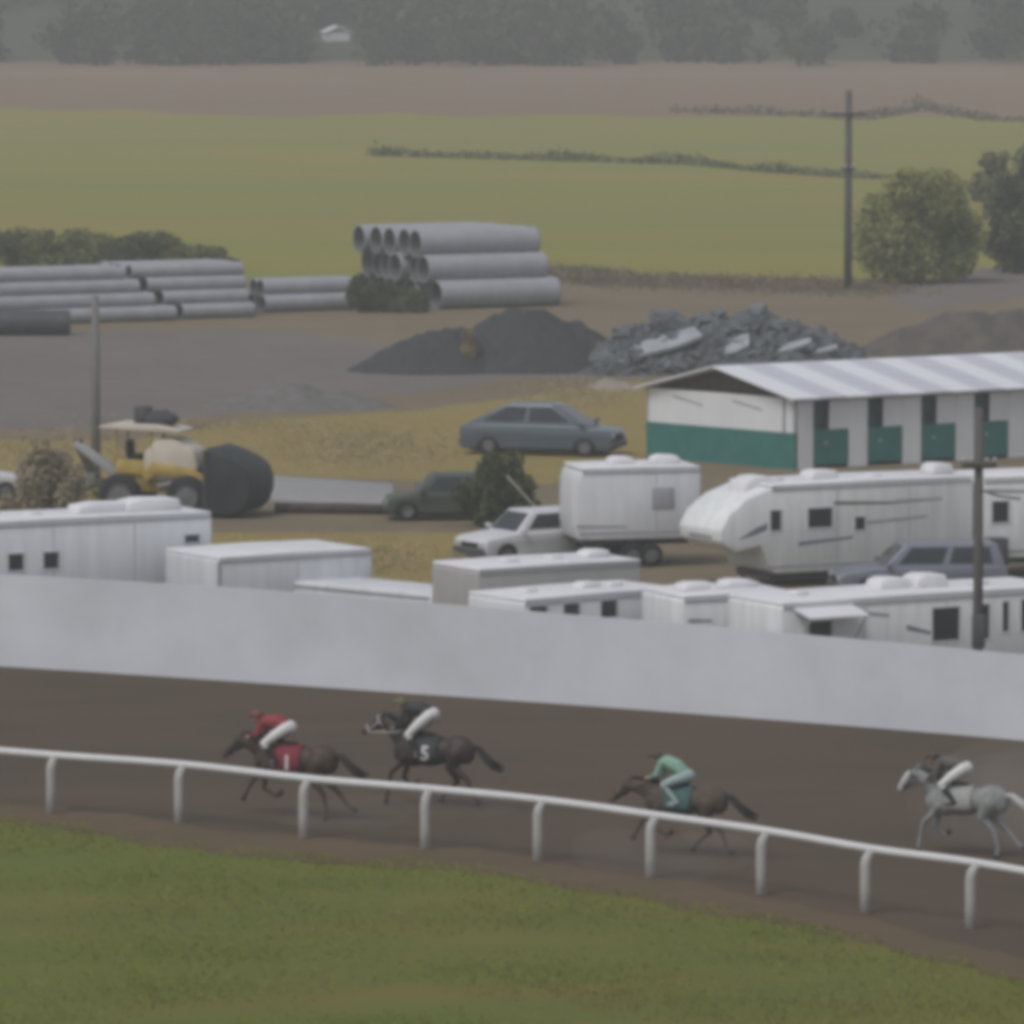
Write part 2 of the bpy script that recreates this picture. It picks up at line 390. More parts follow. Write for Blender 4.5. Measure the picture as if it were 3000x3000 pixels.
tag(cards('field_edge_weeds', strip_pts([(1560,800),(1800,826),(2000,830),(2300,840),(2560,850)],20000,3.2,.3,43), .09, mat('brown_verge_weeds',(.19,.155,.11),.9,.2,.3,vcol=True,spec=.1), None, 44, flat=.3, up=.5, tint=(.85,1.1)), 'brown dry weeds along the near edge of the pasture', 'weeds', None, 'stuff')
tag(cards('stubble_clumps', strip_pts([(1980,330),(2120,332),(2300,338),(2520,350),(2700,318),(2900,352),(3100,360)],3000,1.2,.7,45), .3, mat('dark_stubble',(.16,.125,.095),.9,.2,.3,vcol=True), None, 46), 'dark clumps of weeds at the near edge of the brown field', 'weeds', None, 'stuff')
# infield grass: short blades
rng = np.random.default_rng(51); gp=[]
for k in range(170000):
    y = rng.uniform(104,152); lx = y*1500/F*1.12; x = rng.uniform(-lx,lx)
    gp.append((x,y))
GBW=[W(*p) for p in GB]
def gedge(x):
    for i in range(len(GBW)-1):
        a,b=GBW[i],GBW[i+1]
        if a.x<=x<=b.x: return a.y+(b.y-a.y)*(x-a.x)/(b.x-a.x)
    return 120
gp=[(x,y,.01+rng.uniform(0,.035)) for x,y in gp if y < gedge(x)+.25+n2(x,y,.6)*1.0 and n2(x,y,.25,7)+rng.uniform(-.5,.5)>-.05]
tag(cards('infield_grass_blades', np.array(gp), .032, BLADE, None, 52, flat=.3, tint=(1.0,1.2), aspect=2.2, up=.6), 'short patchy green grass growing inside the white running rail', 'grass', None, 'stuff')
rng = np.random.default_rng(53)
dp=[]
for (cx,cy,rx,ry,nn) in [(1050,1310,330,70,5200),(150,1320,240,60,2500),(1000,1640,330,60,4000),(1700,1150,200,50,2600),(620,1245,360,16,2000)]:
    for _ in range(nn):
        p=W(cx+rng.normal()*rx*.5, cy+rng.normal()*ry*.5); dp.append((p.x,p.y,rng.uniform(.0,.06)))
tag(cards('dry_grass_tufts', np.array(dp), .05, STRAW, None, 54, flat=.3, up=.6, aspect=2.4, tint=(.95,1.2)), 'tufts of dry yellow grass around the parked vehicles', 'grass', None, 'stuff')

# ------------------------------------------------------------------ heaps
def heap(name, c, blobs, m, label, cat, rough=.12, ext=None):
    x0=min(b[0]-b[2]*1.25 for b in blobs); x1=max(b[0]+b[2]*1.25 for b in blobs); y0=min(b[1]-b[3]*1.25 for b in blobs); y1=max(b[1]+b[3]*1.25 for b in blobs)
    nx=90; ny=50; vs=[];fs=[]
    for j in range(ny):
        for i in range(nx):
            x=x0+(x1-x0)*i/(nx-1); y=y0+(y1-y0)*j/(ny-1); z=-.25
            for b in blobs:
                d=math.hypot((x-b[0])/b[2],(y-b[1])/b[3]); z=max(z,b[4]*(1-d)*(1.0 if d>.16 else 1-.25*(1-d/.16)))
            z+= (n2(x+c.x,y+c.y,.9)*rough+n2(x+c.x,y+c.y,2.6)*rough*.6)*min(1,max(0,z+.25))
            vs.append((x,y,z))
    for j in range(ny-1):
        for i in range(nx-1): fs.append((j*nx+i,j*nx+i+1,(j+1)*nx+i+1,(j+1)*nx+i))
    o=MB().add(vs,fs).build(name,m,smooth=True); o.location=c
    return tag(o,label,cat,'heaps in the yard')
GRAVD = mat('dark_crushed_gravel',(.040,.043,.045),.95,.25,2.5,bump=.6)
GRAVM = mat('mid_grey_gravel',(.135,.127,.12),.95,.2,2,bump=.5)
DIRTM = mat('brown_spoil',(.09,.078,.068),.95,.25,1.2,bump=.6)
TAN = mat('tan_sand',(.26,.22,.18),.95,.15,2,bump=.4)
def sm(y): return (y+300)*cp/H
heap('gravel_pile', W(1545,1078), [(0,0,4.6,4.0,3.0),(-.9,.2,3.6,3.4,2.75),(1.5,.3,4.2,3.6,2.35)], GRAVD, 'tallest dark gravel pile in the middle of the yard', 'gravel pile')
heap('gravel_pile', W(1260,1084), [(0,0,3.6,3.2,1.75),(1.0,-.3,2.6,2.4,2.15),(.3,0,2.4,2.4,2.0)], GRAVD, 'lower dark gravel pile on the left flank of the tallest one', 'gravel pile')
heap('gravel_pile', W(850,1190), [(0,0,3.2,3,1.0),(1.7,.2,2.6,2.4,.7),(-1.5,0,2,2,.6)], GRAVM, 'low wide mid grey gravel heap behind the yellow loader', 'gravel pile')
heap('spoil_mound', W(2830,1035), [(0,0,4.8,3.6,2.2),(2.2,.4,3.6,3.2,2.25),(-2.2,0,3.0,2.6,1.5),(4.6,.4,3.6,3.2,2.2)], DIRTM, 'broad brown grey spoil mound behind the stable roof', 'dirt mound')
heap('sand_pile', W(1785,1140), [(0,0,1.0,.9,.55),(.5,0,.8,.7,.4)], TAN, 'small tan sand pile left of the stable', 'sand pile', .08)
# rubble heap: uncountable broken lumps, with a few pale slabs that stand out
rng = random.Random(5); rb=MB(); rc=W(2135,1085)
prof=[(-3.9,1.5,2.2),(-2.4,2.1,2.2),(-.8,2.0,2.6),(1.0,2.25,2.6),(2.6,1.6,2.2),(3.9,1.2,2.0),(-5.0,.8,1.8),(5.0,.7,1.6)]
for k in range(2400):
    px=rng.uniform(-5.4,5.4); py=rng.uniform(-3,3)
    ht=max(pz*max(0,1-math.hypot((px-pxx)/pr,py/3.2)**1.5) for pxx,pz,pr in prof)
    if ht<.08 and rng.random()<.8: continue
    M=Matrix.Rotation(rng.uniform(0,6.28),3,'Z')@Matrix.Rotation(rng.gauss(0,.5),3,'X')@Matrix.Rotation(rng.gauss(0,.4),3,'Y')
    s=rng.uniform(.10,.62)
    rb.rbox((px,py,ht*rng.uniform(.80,1.14)+rng.uniform(0,.12)), (s*rng.uniform(.8,2.0),s,s*rng.uniform(.25,.7)), M)
rbo=rb.build('rubble_heap', mat('broken_dark_concrete',(.115,.125,.132),.95,.35,.9)); rbo.location=rc
tag(rbo,'long heap of dark broken rubble behind the stable','rubble','heaps in the yard','stuff')
core=heap('earth_mound', rc, [(p[0],0,p[2]*1.1,3.3,p[1]*.93) for p in prof], mat('packed_rubble_fill',(.085,.09,.093),.95,.25,1.5,bump=.6), 'dark packed earth mound buried under the heap of broken rubble', 'dirt mound')
SLAB=mat('pale_broken_concrete',(.30,.315,.335),.9,.15,2)
for x,y,z,sx,sy,rz,rx,lb in [(1955,1040,.9,3.0,1.5,.1,.30,'pale grey slab lying widest on the left foot of the rubble heap'),(2150,1030,1.1,1.6,1.2,-.2,.5,'squarish pale slab in the middle of the rubble heap'),
        (2310,1020,1.1,2.3,.6,-.5,.5,'long thin pale slab tilted on the right of the rubble heap'),(2390,1020,1.0,2.2,.35,-.6,.4,'narrowest pale plank-like slab at the right end of the rubble heap'),(1875,900,1.9,1.0,.6,.3,.4,'small grey slab high on the left of the rubble heap')]:
    p=W(x,y,z); q_=p-rc; hh=max(pz*max(0,1-math.hypot((q_.x-pxx)/pr,-2.0/3.2)**1.5) for pxx,pz,pr in prof); p=Vector((p.x,rc.y-.3,hh+.30)); sl=MB(); pts=[(-sx/2,-sy/2),(sx*.1,-sy*.56),(sx/2,-sy*.3),(sx*.46,sy/2),(-sx*.2,sy*.42),(-sx*.48,sy*.3)]
    sl.plan(pts,-.09,.09); so=sl.build('concrete_slab_piece',SLAB,bevel=.02); so.location=(p.x,p.y-1.75,p.z); so.rotation_euler=(rx,-.25,rz)
    tag(so,lb,'concrete slab','pale slabs on the rubble heap')

# ------------------------------------------------------------------ culvert pipes
def pipe_mesh(D,L,m,name='culvert_pipe'):
    b=MB(); n=28; r=D/2; prof=[]
    k=int(L/.5)
    outer=[]
    for i in range(k):
        x=L*i/k; outer+= [(x+.02,r*.985),(x+.08,r),(x+L/k-.08,r),(x+L/k-.02,r*.985)]
    ring=[(0,r*.985)]+outer+[(L,r*.985),(L,r*.88),(0,r*.88),(0,r*.985)]
    o=0
    for x,q in ring:
        for j in range(n): b.v.append((x,q*math.cos(6.28318*j/n),q*math.sin(6.28318*j/n)))
    for i in range(len(ring)-1):
        for j in range(n): b.f.append((i*n+j,(i+1)*n+j,(i+1)*n+(j+1)%n,i*n+(j+1)%n))
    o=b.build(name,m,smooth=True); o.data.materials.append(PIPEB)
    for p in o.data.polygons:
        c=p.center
        if math.hypot(c.y,c.z)<r*.93 and 0.01<c.x<L-.01: p.material_index=1  # black bore lining, with the shade inside the pipe put into its colour
    return o
def stack(x,y,ang,D,L,rows,label,group,m=PIPE,stag=0.0,grow=0.0,jit=.15):
    base=W(x,y); a=Vector((math.cos(ang),math.sin(ang),0)); nrm=Vector((-math.sin(ang),math.cos(ang),0)); first=None
    rr=random.Random(int(x)+3)
    for k,nn in enumerate(rows):
        for j in range(nn):
            p=base+nrm*(D*1.015*(j+k*.5))+Vector((0,0,D/2+k*D*.872))+a*(rr.uniform(-jit,jit)-stag*k)
            if j==0: o=pipe_mesh(D,L+grow*k,m); first=o
            else: o=first.copy(); C.objects.link(o)
            o.location=p; o.rotation_euler=(rr.uniform(-3,3),0,ang); o.rotation_euler=(0,0,ang)
            tag(o,label,'pipe',group)
A30=R(28)
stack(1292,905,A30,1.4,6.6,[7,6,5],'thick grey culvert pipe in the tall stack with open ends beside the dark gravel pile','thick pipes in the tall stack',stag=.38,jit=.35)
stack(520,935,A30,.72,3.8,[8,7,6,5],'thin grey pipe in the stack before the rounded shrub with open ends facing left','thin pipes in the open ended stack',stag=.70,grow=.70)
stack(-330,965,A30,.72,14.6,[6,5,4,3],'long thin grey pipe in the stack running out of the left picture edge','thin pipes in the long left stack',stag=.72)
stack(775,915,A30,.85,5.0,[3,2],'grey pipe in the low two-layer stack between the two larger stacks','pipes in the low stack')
bp=pipe_mesh(1.15,5.2,PIPEB,'black_pipe'); p=W(-130,985); bp.location=(p.x,p.y+.55,.58); bp.rotation_euler=(0,0,R(3)); tag(bp,'black pipe lying alone on the gravel before the long left stack','pipe')

# ------------------------------------------------------------------ poles
def pole(x,y,h,r,label,arms,extra=None):
    t=empty('utility_pole',W(x,y)); tag(t,label,'utility pole','utility poles')
    MB().path([(0,0,-.3),(0,0,h*.5),(0,0,h)],[r,r*.9,r*.78],12).build('pole_shaft',extra or WOOD,t,smooth=True)
    for z,hw,rz in arms:
        c,s_=math.cos(rz),math.sin(rz); b=MB(); M=Matrix.Rotation(rz,3,'Z')
        b.rbox((-s_*r*1.1*0,-r*1.05,z),(hw*2,.1,.12),M); ca=b.build('crossarm',TIMBER,t,bevel=.01)
        for q in (-.9,-.45,.45,.9):
            i=MB(); i.path([(c*hw*q,s_*hw*q-r*1.05,z+.06),(c*hw*q,s_*hw*q-r*1.05,z+.16),(c*hw*q,s_*hw*q-r*1.05,z+.2)],[.04,.055,.03],8); i.build('insulator',STEEL,ca,smooth=True)
    return t
pr=pole(2863,2128,7.75,.13,'tall dark utility pole standing just behind the white fence',[(6.35,.42,R(8))])
b=MB(); b.box(-.16,.16,-.36,-.14,1.95,2.75); b.build('meter_box',DGREY,pr,bevel=.02)
b=MB(); b.path([(.1,-.14,5.75),(.45,-.2,5.62),(1.0,-.2,5.55)],.028,6); b.build('bracket',DGREY,pr)
pole(282,1405,6.35,.16,'bare grey utility pole behind the yellow loader',[],mat('silvered_pole_wood',(.17,.16,.152),.9,.2,6,stretch=(6,6,.4)))
pole(2484,850,10.2,.21,'faint utility pole far off beside the broad olive tree',[(9.0,1.0,R(20)),(6.2,.35,R(10))])

# ------------------------------------------------------------------ white track fence
def smooth_line(P,k=4):
    out=[]
    for i in range(len(P)-1):
        p0=P[max(i-1,0)];p1=P[i];p2=P[i+1];p3=P[min(i+2,len(P)-1)]
        for j in range(k):
            t=j/k; out.append(.5*((2*p1)+(-p0+p2)*t+(2*p0-5*p1+4*p2-p3)*t*t+(-p0+3*p1-3*p2+p3)*t**3))
    out.append(P[-1]); return out
FENCEM = mat('white_fence_boards',(.545,.55,.585),.6,.10,.22,stretch=(1,1,1.2),detail=7)
FL=[W(*p) for p in FB]; FS=smooth_line(FL,6)
def arc_points(line,step):
    out=[line[0]]; acc=0
    for i in range(len(line)-1):
        a,b=line[i],line[i+1]; L=(b-a).length; d=step-acc
        while d<=L: out.append(a.lerp(b,d/L)); d+=step
        acc=L-(d-step)
    return out
FPTS=arc_points(FS,2.44)
ft=empty('track_fence',FPTS[len(FPTS)//2]); tag(ft,'long solid white fence along the outside of the dirt track','fence')
o0=FPTS[len(FPTS)//2]; fbm=MB(); fpst=MB(); rr=random.Random(4)
def fh_(p): return 2.42-.36*max(0,min(1,(p.x+7)/19))       # the ground climbs a little under the right end
for i in range(len(FPTS)-1):
    a=FPTS[i]-o0; b=FPTS[i+1]-o0; d=(b-a).normalized(); nn=Vector((-d.y,d.x,0))
    a2=a; b2=b; off=nn*0; za,zb=fh_(FPTS[i]),fh_(FPTS[i+1])
    vs=[a2+off,b2+off,b2+off+nn*.05,a2+off+nn*.05]
    fbm.add([(v.x,v.y,-.15) for v in vs]+[(v.x,v.y,z) for v,z in zip(vs,(za,zb,zb,za))],[(3,2,1,0),(4,5,6,7),(0,1,5,4),(1,2,6,5),(2,3,7,6),(3,0,4,7)])
    q=a+nn*.14; fpst.box(q.x-.06,q.x+.06,q.y-.06,q.y+.06,-.2,za-.1)
fbm.build('fence_panels',FENCEM,ft); fpst.build('fence_posts',WHITE2,ft)['kind']='stuff'

# ------------------------------------------------------------------ running rail
RP=[(-1000,2302),(-615,2324),(-230,2352),(150,2385),(525,2414),(890,2458),(1246,2490),(1576,2525),(1906,2573),(2230,2622),(2535,2678),(2843,2722),(3150,2785),(3430,2868),(3700,2960)]
RB=[W(*p) for p in RP]; o0=RB[7]
rl=empty('running_rail',o0); tag(rl,'white inner running rail with gooseneck posts along the track','rail')
RAILM=mat('white_rail_plastic',(.58,.57,.57),.4,.05,1); POSTM=mat('dusty_white_post',(.37,.355,.335),.6,.1,1.2,stretch=(1,1,.6))
rp=[]
for i,p in enumerate(RB):
    t=(RB[min(i+1,len(RB)-1)]-RB[max(i-1,0)]).normalized(); nn=Vector((-t.y,t.x,0)); q=p-o0
    e=q+nn*.22
    pts=[q+Vector((0,0,-.2)),q+Vector((0,0,.5)),q+Vector((0,0,.98)),q+nn*.03+Vector((0,0,1.1)),q+nn*.11+Vector((0,0,1.19)),e+Vector((0,0,1.235))]
    MB().path(pts,[.108,.108,.108,.105,.095,.075],12).build('post',POSTM,rl,smooth=True)
    rp.append(e+Vector((0,0,1.27)))
rs=smooth_line(rp,5)
MB().path(rs,.085,12).build('rail_bar',RAILM,rl,smooth=True)

# ------------------------------------------------------------------ trailers
def frame_from(p1,p2):
    d=p2-p1; return math.atan2(d.y,d.x), d.length
RIM=mat('dull_wheel_rim',(.14,.14,.145),.5,.1,3,metal=.2)
def wheel(parent,c,r,wd,side=1):
    t=MB(); hw=wd/2
    t.lathe_y([(r*.62,-hw),(r*.9,-hw),(r,-hw*.6),(r,hw*.6),(r*.9,hw),(r*.62,hw)],c,22); ty=t.build('wheel',BLACK,parent,smooth=True)
    q=MB(); q.lathe_y([(0.001,-hw*.75),(r*.3,-hw*.8),(r*.5,-hw*.6),(r*.64,-hw*.9),(r*.64,hw*.9),(r*.5,hw*.6),(r*.001,hw*.75)],c,18); q.build('rim',RIM,ty,smooth=True)
    return ty
def window(parent,x,z,wd,h,y=0.0,glass=GLASS,fr_m=None):
    """side window on the near wall (plane y), centre x,z"""
    f=MB()
    t=.045
    f.box(x-wd/2-t,x+wd/2+t,y-.025,y+.02,z+h/2,z+h/2+t); f.box(x-wd/2-t,x+wd/2+t,y-.025,y+.02,z-h/2-t,z-h/2)
    f.box(x-wd/2-t,x-wd/2,y-.025,y+.02,z-h/2,z+h/2); f.box(x+wd/2,x+wd/2+t,y-.025,y+.02,z-h/2,z+h/2)
    fo=f.build('window',fr_m or GREYW,parent)
    MB().box(x-wd/2,x+wd/2,y-.012,y+.02,z-h/2,z+h/2).build('pane',glass,fo)
    return fo
def roof_unit(parent,x,y,z,l,wd,h,name='air_conditioner'):
    b=MB(); b.prism([(x-l/2,z),(x-l/2+.05,z+h*.75),(x-l/2+l*.3,z+h),(x+l/2-.1,z+h*.9),(x+l/2,z)],y-wd/2,y+wd/2); return b.build(name,ROOFW,parent,bevel=.05)
def trailer(name,P1,P2,z,wd,label,floor=.55,side=CREAM,outline=None,windows=(),units=(),vents=(),stripes=(),wheels=(.5,.62),door=None,endwin=(),length=None,group='trailers parked behind the fence',skirt=None,trim=True):
    a=W(P1[0],P1[1],z); b=W(P2[0],P2[1],z); ang,L=frame_from(a,b)
    if length: L=length
    t=empty(name,(a.x,a.y,0),ang); tag(t,label,'trailer',group)
    ol=outline(L,z,floor) if outline else [(0,floor),(L,floor),(L,z-.12),(L-.1,z-.03),(.1,z-.03),(0,z-.12)]
    MB().prism(ol,0,wd).build('body',side,t,bevel=.045)
    tops=[p for p in ol if p[1]>z-.2]; x0=min(p[0] for p in tops); x1=max(p[0] for p in tops)
    rf=MB(); rf.prism([(x0+.02,z-.05),(x1-.02,z-.05),(x1-.05,z+.02),((x0+x1)/2,z+.05),(x0+.05,z+.02)],-.02,wd+.02); rf.build('roof',ROOFW,t,bevel=.02)
    if trim:
        MB().box(x0+.05,x1-.05,-.018,-.003+.02,z-.16,z-.11).build('roof_trim',GREY,t)
    sm_=MB()
    for k in range(1,int(L/2.44)+1):
        if k*2.44<L-.3: sm_.box(k*2.44-.012,k*2.44+.012,-.006,.01,floor+.12,z-.2)
    sm_.box(.06,L-.06,-.012,.01,floor+.16,floor+.24)
    if trim: sm_.build('side_moulding',DECG,t)
    for (x,zz,w_,h_) in windows: window(t,x*L,zz,w_,h_)
    for (x,y,l,w_,h_) in units: roof_unit(t,x*L,y*wd,z+.03,l,w_,h_)
    for (x,y) in vents:
        v=MB(); v.box(x*L-.2,x*L+.2,y*wd-.2,y*wd+.2,z+.02,z+.14); v.build('roof_vent',ROOFW,t,bevel=.03)
    for (x0_,x1_,z0,z1,m) in stripes:
        s=MB(); s.add([(x0_*L,-.006,z0),(x1_*L,-.006,z1),(x1_*L,-.006,z1+.07),(x0_*L,-.006,z0+.12),(x0_*L,.01,z0),(x1_*L,.01,z1),(x1_*L,.01,z1+.07),(x0_*L,.01,z0+.12)],
            [(0,1,2,3),(7,6,5,4),(0,4,5,1),(1,5,6,2),(2,6,7,3),(3,7,4,0)]); s.build('decal_stripe',m,t)
    if door:
        dx,dw,dz0,dz1=door; d=MB(); d.box(dx*L-dw/2,dx*L+dw/2,-.03,.02,dz0,dz1); do=d.build('door',side,t,bevel=.012); MB().box(dx*L+dw/2-.12,dx*L+dw/2-.05,-.06,-.029,(dz0+dz1)/2-.1,(dz0+dz1)/2).build('handle',DGREY,do)
    for wx in wheels:
        for yy in (.14,wd-.14): wheel(t,(wx*L,yy,.36),.36,.24)
    for (ex,w_,h_,zz) in endwin:
        e=MB(); e.box(-.03,.02,ex*wd-w_/2,ex*wd+w_/2,zz-h_/2,zz+h_/2); e.build('end_window',GLASS,t,bevel=.01)
    ch=MB(); ch.box(.3,L-.3,.3,wd-.3,floor-.18,floor); ch.box(.4,.5,.4,.5,0,floor); ch.box(.4,.5,wd-.5,wd-.4,0,floor); ch.build('chassis',DGREY,t)
    return t,L
DEC=mat('blue_grey_decal',(.16,.17,.21),.5,.1,2); DEC2=mat('brown_decal',(.20,.18,.15),.5,.1,2); DECG=mat('faint_grey_decal',(.33,.33,.35),.5,.1,2)
# front row
tA,LA=trailer('camper_trailer',(-330,1546),(622,1500),3.25,2.5,'long white camper with two square windows, leftmost behind the fence',windows=[(.388,2.15,.44,.44),(.496,2.15,.44,.44),(.935,2.55,.42,.2)],
    units=[(.72,.5,1.9,.75,.28),(.86,.5,1.7,.9,.34)],vents=[(.5,.5),(.3,.5)],side=WHITE)
tB,LB=trailer('horse_trailer',(640,1634),(1092,1608),2.4,3.0,'plain white box trailer with flat cream roof right of the leftmost camper',side=GREYW,wheels=(.42,.6),trim=True)
MB().path([(-.012,-.012,.5),(-.012,-.012,2.3)],.035,6).build('corner_post',DECG,tB)
tC,LC=trailer('horse_trailer',(1535,1757),(1990,1722),2.2,2.4,'low white horse trailer with three dark windows in a row above the fence',windows=[(.09,1.86,.55,.30),(.30,1.84,.5,.36),(.54,1.80,.5,.44)],vents=[(.2,.5),(.75,.5)],units=[(.6,.55,.7,.5,.16)],side=WHITE2,floor=.4)
tD,LD=trailer('horse_trailer',(1400,1668),(1880,1640),2.55,2.4,'beige grey trailer behind the three-window horse trailer',side=mat('beige_aluminium',(.36,.35,.335),.55,.08,1),vents=[(.3,.4),(.6,.5)],units=[(.85,.5,.8,.6,.2)],floor=.45)
tE,LE=trailer('camper_trailer',(2000,1748),(2330,1733),2.4,2.5,'short low white camper between the horse trailer and the camper with the awning',windows=[],units=[(.3,.5,1.0,.7,.2),(.7,.6,.9,.7,.2)],vents=[(.45,.4),(.82,.6)],stripes=[(.05,.26,1.72,1.72,DECG)],side=CREAM,floor=.45)
tF,LF=trailer('camper_trailer',(2290,1768),(3130,1716),2.7,2.5,'long white camper with an awning and large dark windows behind the near utility pole',windows=[(.131,1.98,.66,.44),(.566,1.93,.80,.82),(.70,1.93,.30,.86),(.776,2.02,.17,.75),(.85,2.02,.3,.8)],
    units=[(.48,.6,.95,.7,.3),(.60,.55,1.0,.75,.36)],vents=[(.15,.5),(.78,.5)],stripes=[(.2,.37,2.36,2.2,DECG),(.43,.52,1.85,1.68,DEC)],side=CREAM)
aw=MB(); x0,x1=.04*LF,.24*LF; aw.add([(x0,-.8,2.34),(x1,-.8,2.34),(x1,-.02,2.52),(x0,-.02,2.52),(x0,-.8,2.39),(x1,-.8,2.39),(x1,-.02,2.57),(x0,-.02,2.57)],[(3,2,1,0),(4,5,6,7),(0,1,5,4),(1,2,6,5),(2,3,7,6),(3,0,4,7)]); aw.build('awning',ROOFW,tF)
MB().path([(x0+.05,-.76,2.36),(x0+.05,-.02,1.5)],.022,6).path([(x1-.05,-.76,2.36),(x1-.05,-.02,1.5)],.022,6).build('awning_strut',STEEL,tF)
# low grey flat trailer
a=W(838,1700,1.65); b_=W(1290,1742,1.65); ang,L=frame_from(a,b_)
lt=empty('flat_trailer',(a.x,a.y,0),ang); tag(lt,'low pale grey covered flat trailer between the box trailer and the horse trailer','trailer','trailers parked behind the fence')
MB().prism([(0,.6),(L,.6),(L,1.5),(L-.3,1.65),(.15,1.65),(0,1.55)],0,2.0).build('body',GREYW,lt,bevel=.05)
for z in (1.22,1.5): MB().box(.05,L-.4,-.03,.03,z,z+.05).build('side_rail',GREY,lt)
for x in (.62,.85): MB().box(L*x-.2,L*x+.2,-.035,.02,1.2,1.34).build('vent_panel',DGREY,lt)
for x in (.4,.55):
    for y in (.15,1.85): wheel(lt,(L*x,y,.35),.35,.24)
# second row: fifth wheel with a rounded nose cap
def fifth(L,z,fl):
    return [(-1.45,z-1.25),(-1.42,z-1.6),(-.95,z-1.9),(-.1,z-1.75),(.25,fl+.1),(.4,fl),(L,fl),(L,z-.12),(L-.1,z-.03),(.9,z-.03),(.2,z-.08),(-.6,z-.36),(-1.2,z-.8)]
tG,LG=trailer('fifth_wheel_trailer',(2240,1424),(2852,1396),3.0,2.5,'large white fifth wheel camper with rounded nose in the second row',outline=fifth,windows=[(.052,1.98,.34,.58),(.262,2.0,.80,.56),(.453,1.78,.34,.38)],
    units=[(.36,.5,1.0,.75,.27),(.93,.5,.8,.75,.32)],vents=[(.15,.5),(.6,.4)],stripes=[(.33,.62,2.35,2.3,DEC2),(.62,.85,2.3,2.36,DECG),(.48,.78,1.72,1.86,DECG),(.16,.42,1.2,1.35,DEC)],side=CREAM,floor=.42,wheels=(.58,.7))
s=MB(); s.add([(-.9,-.006,1.45),(-.3,-.006,1.78),(0.1,-.006,1.92),(0.1,-.006,1.72),(-.35,-.006,1.58),(-.9,.01,1.45),(-.3,.01,1.78),(0.1,.01,1.92),(0.1,.01,1.72),(-.35,.01,1.58)],[(0,4,3,2,1),(5,6,7,8,9),(0,1,6,5),(1,2,7,6),(2,3,8,7),(3,4,9,8),(4,0,5,9)]); s.build('decal_stripe',DEC,tG)
MB().box(-1.475,-1.40,.55,1.9,1.5,1.6).build('cap_marking',DECG,tG,bevel=.01)
d=MB(); d.prism([(-.35,3.0-.4),(-.2,3.05),(.1,3.2),(.5,3.22),(.95,3.06),(1.0,2.95)],.7,1.7); d.build('roof_vent',ROOFW,tG,bevel=.05)
tH,LH=trailer('camper_trailer',(2880,1400),(3100,1393),3.0,2.5,'white camper right of the near utility pole, cut off by the picture edge',length=7,windows=[(.08,1.98,.52,.62),(.235,2.0,.5,.62),(.5,2.0,.6,.5)],stripes=[(.02,.3,2.55,2.5,DECG)],vents=[(.3,.5)],side=CREAM,floor=.6)
b=MB(); b.box(.02,.62,-.5,-.03,.45,1.25); b.build('storage_box',DGREY,tH,bevel=.03)
def van_end(L,z,fl): return [(.06,fl),(L,fl),(L,z-.12),(L-.1,z-.03),(.32,z-.03),(.12,z-.14),(.03,z-.4),(0,fl+.5)]
tI,LI=trailer('box_trailer',(1692,1374),(2055,1367),3.0,2.4,'plain white box trailer left of the rounded nose camper',outline=van_end,windows=[],units=[(.42,.5,.8,.7,.24),(.78,.5,.9,.7,.26)],vents=[(.62,.4)],stripes=[(.0,.4,1.2,1.2,DECG)],side=GREYW,floor=.85,wheels=(.45,.6))
MB().box(LI*.60,LI*.78,-.025,.02,1.75,2.4).build('hatch',DECG,tI,bevel=.01)

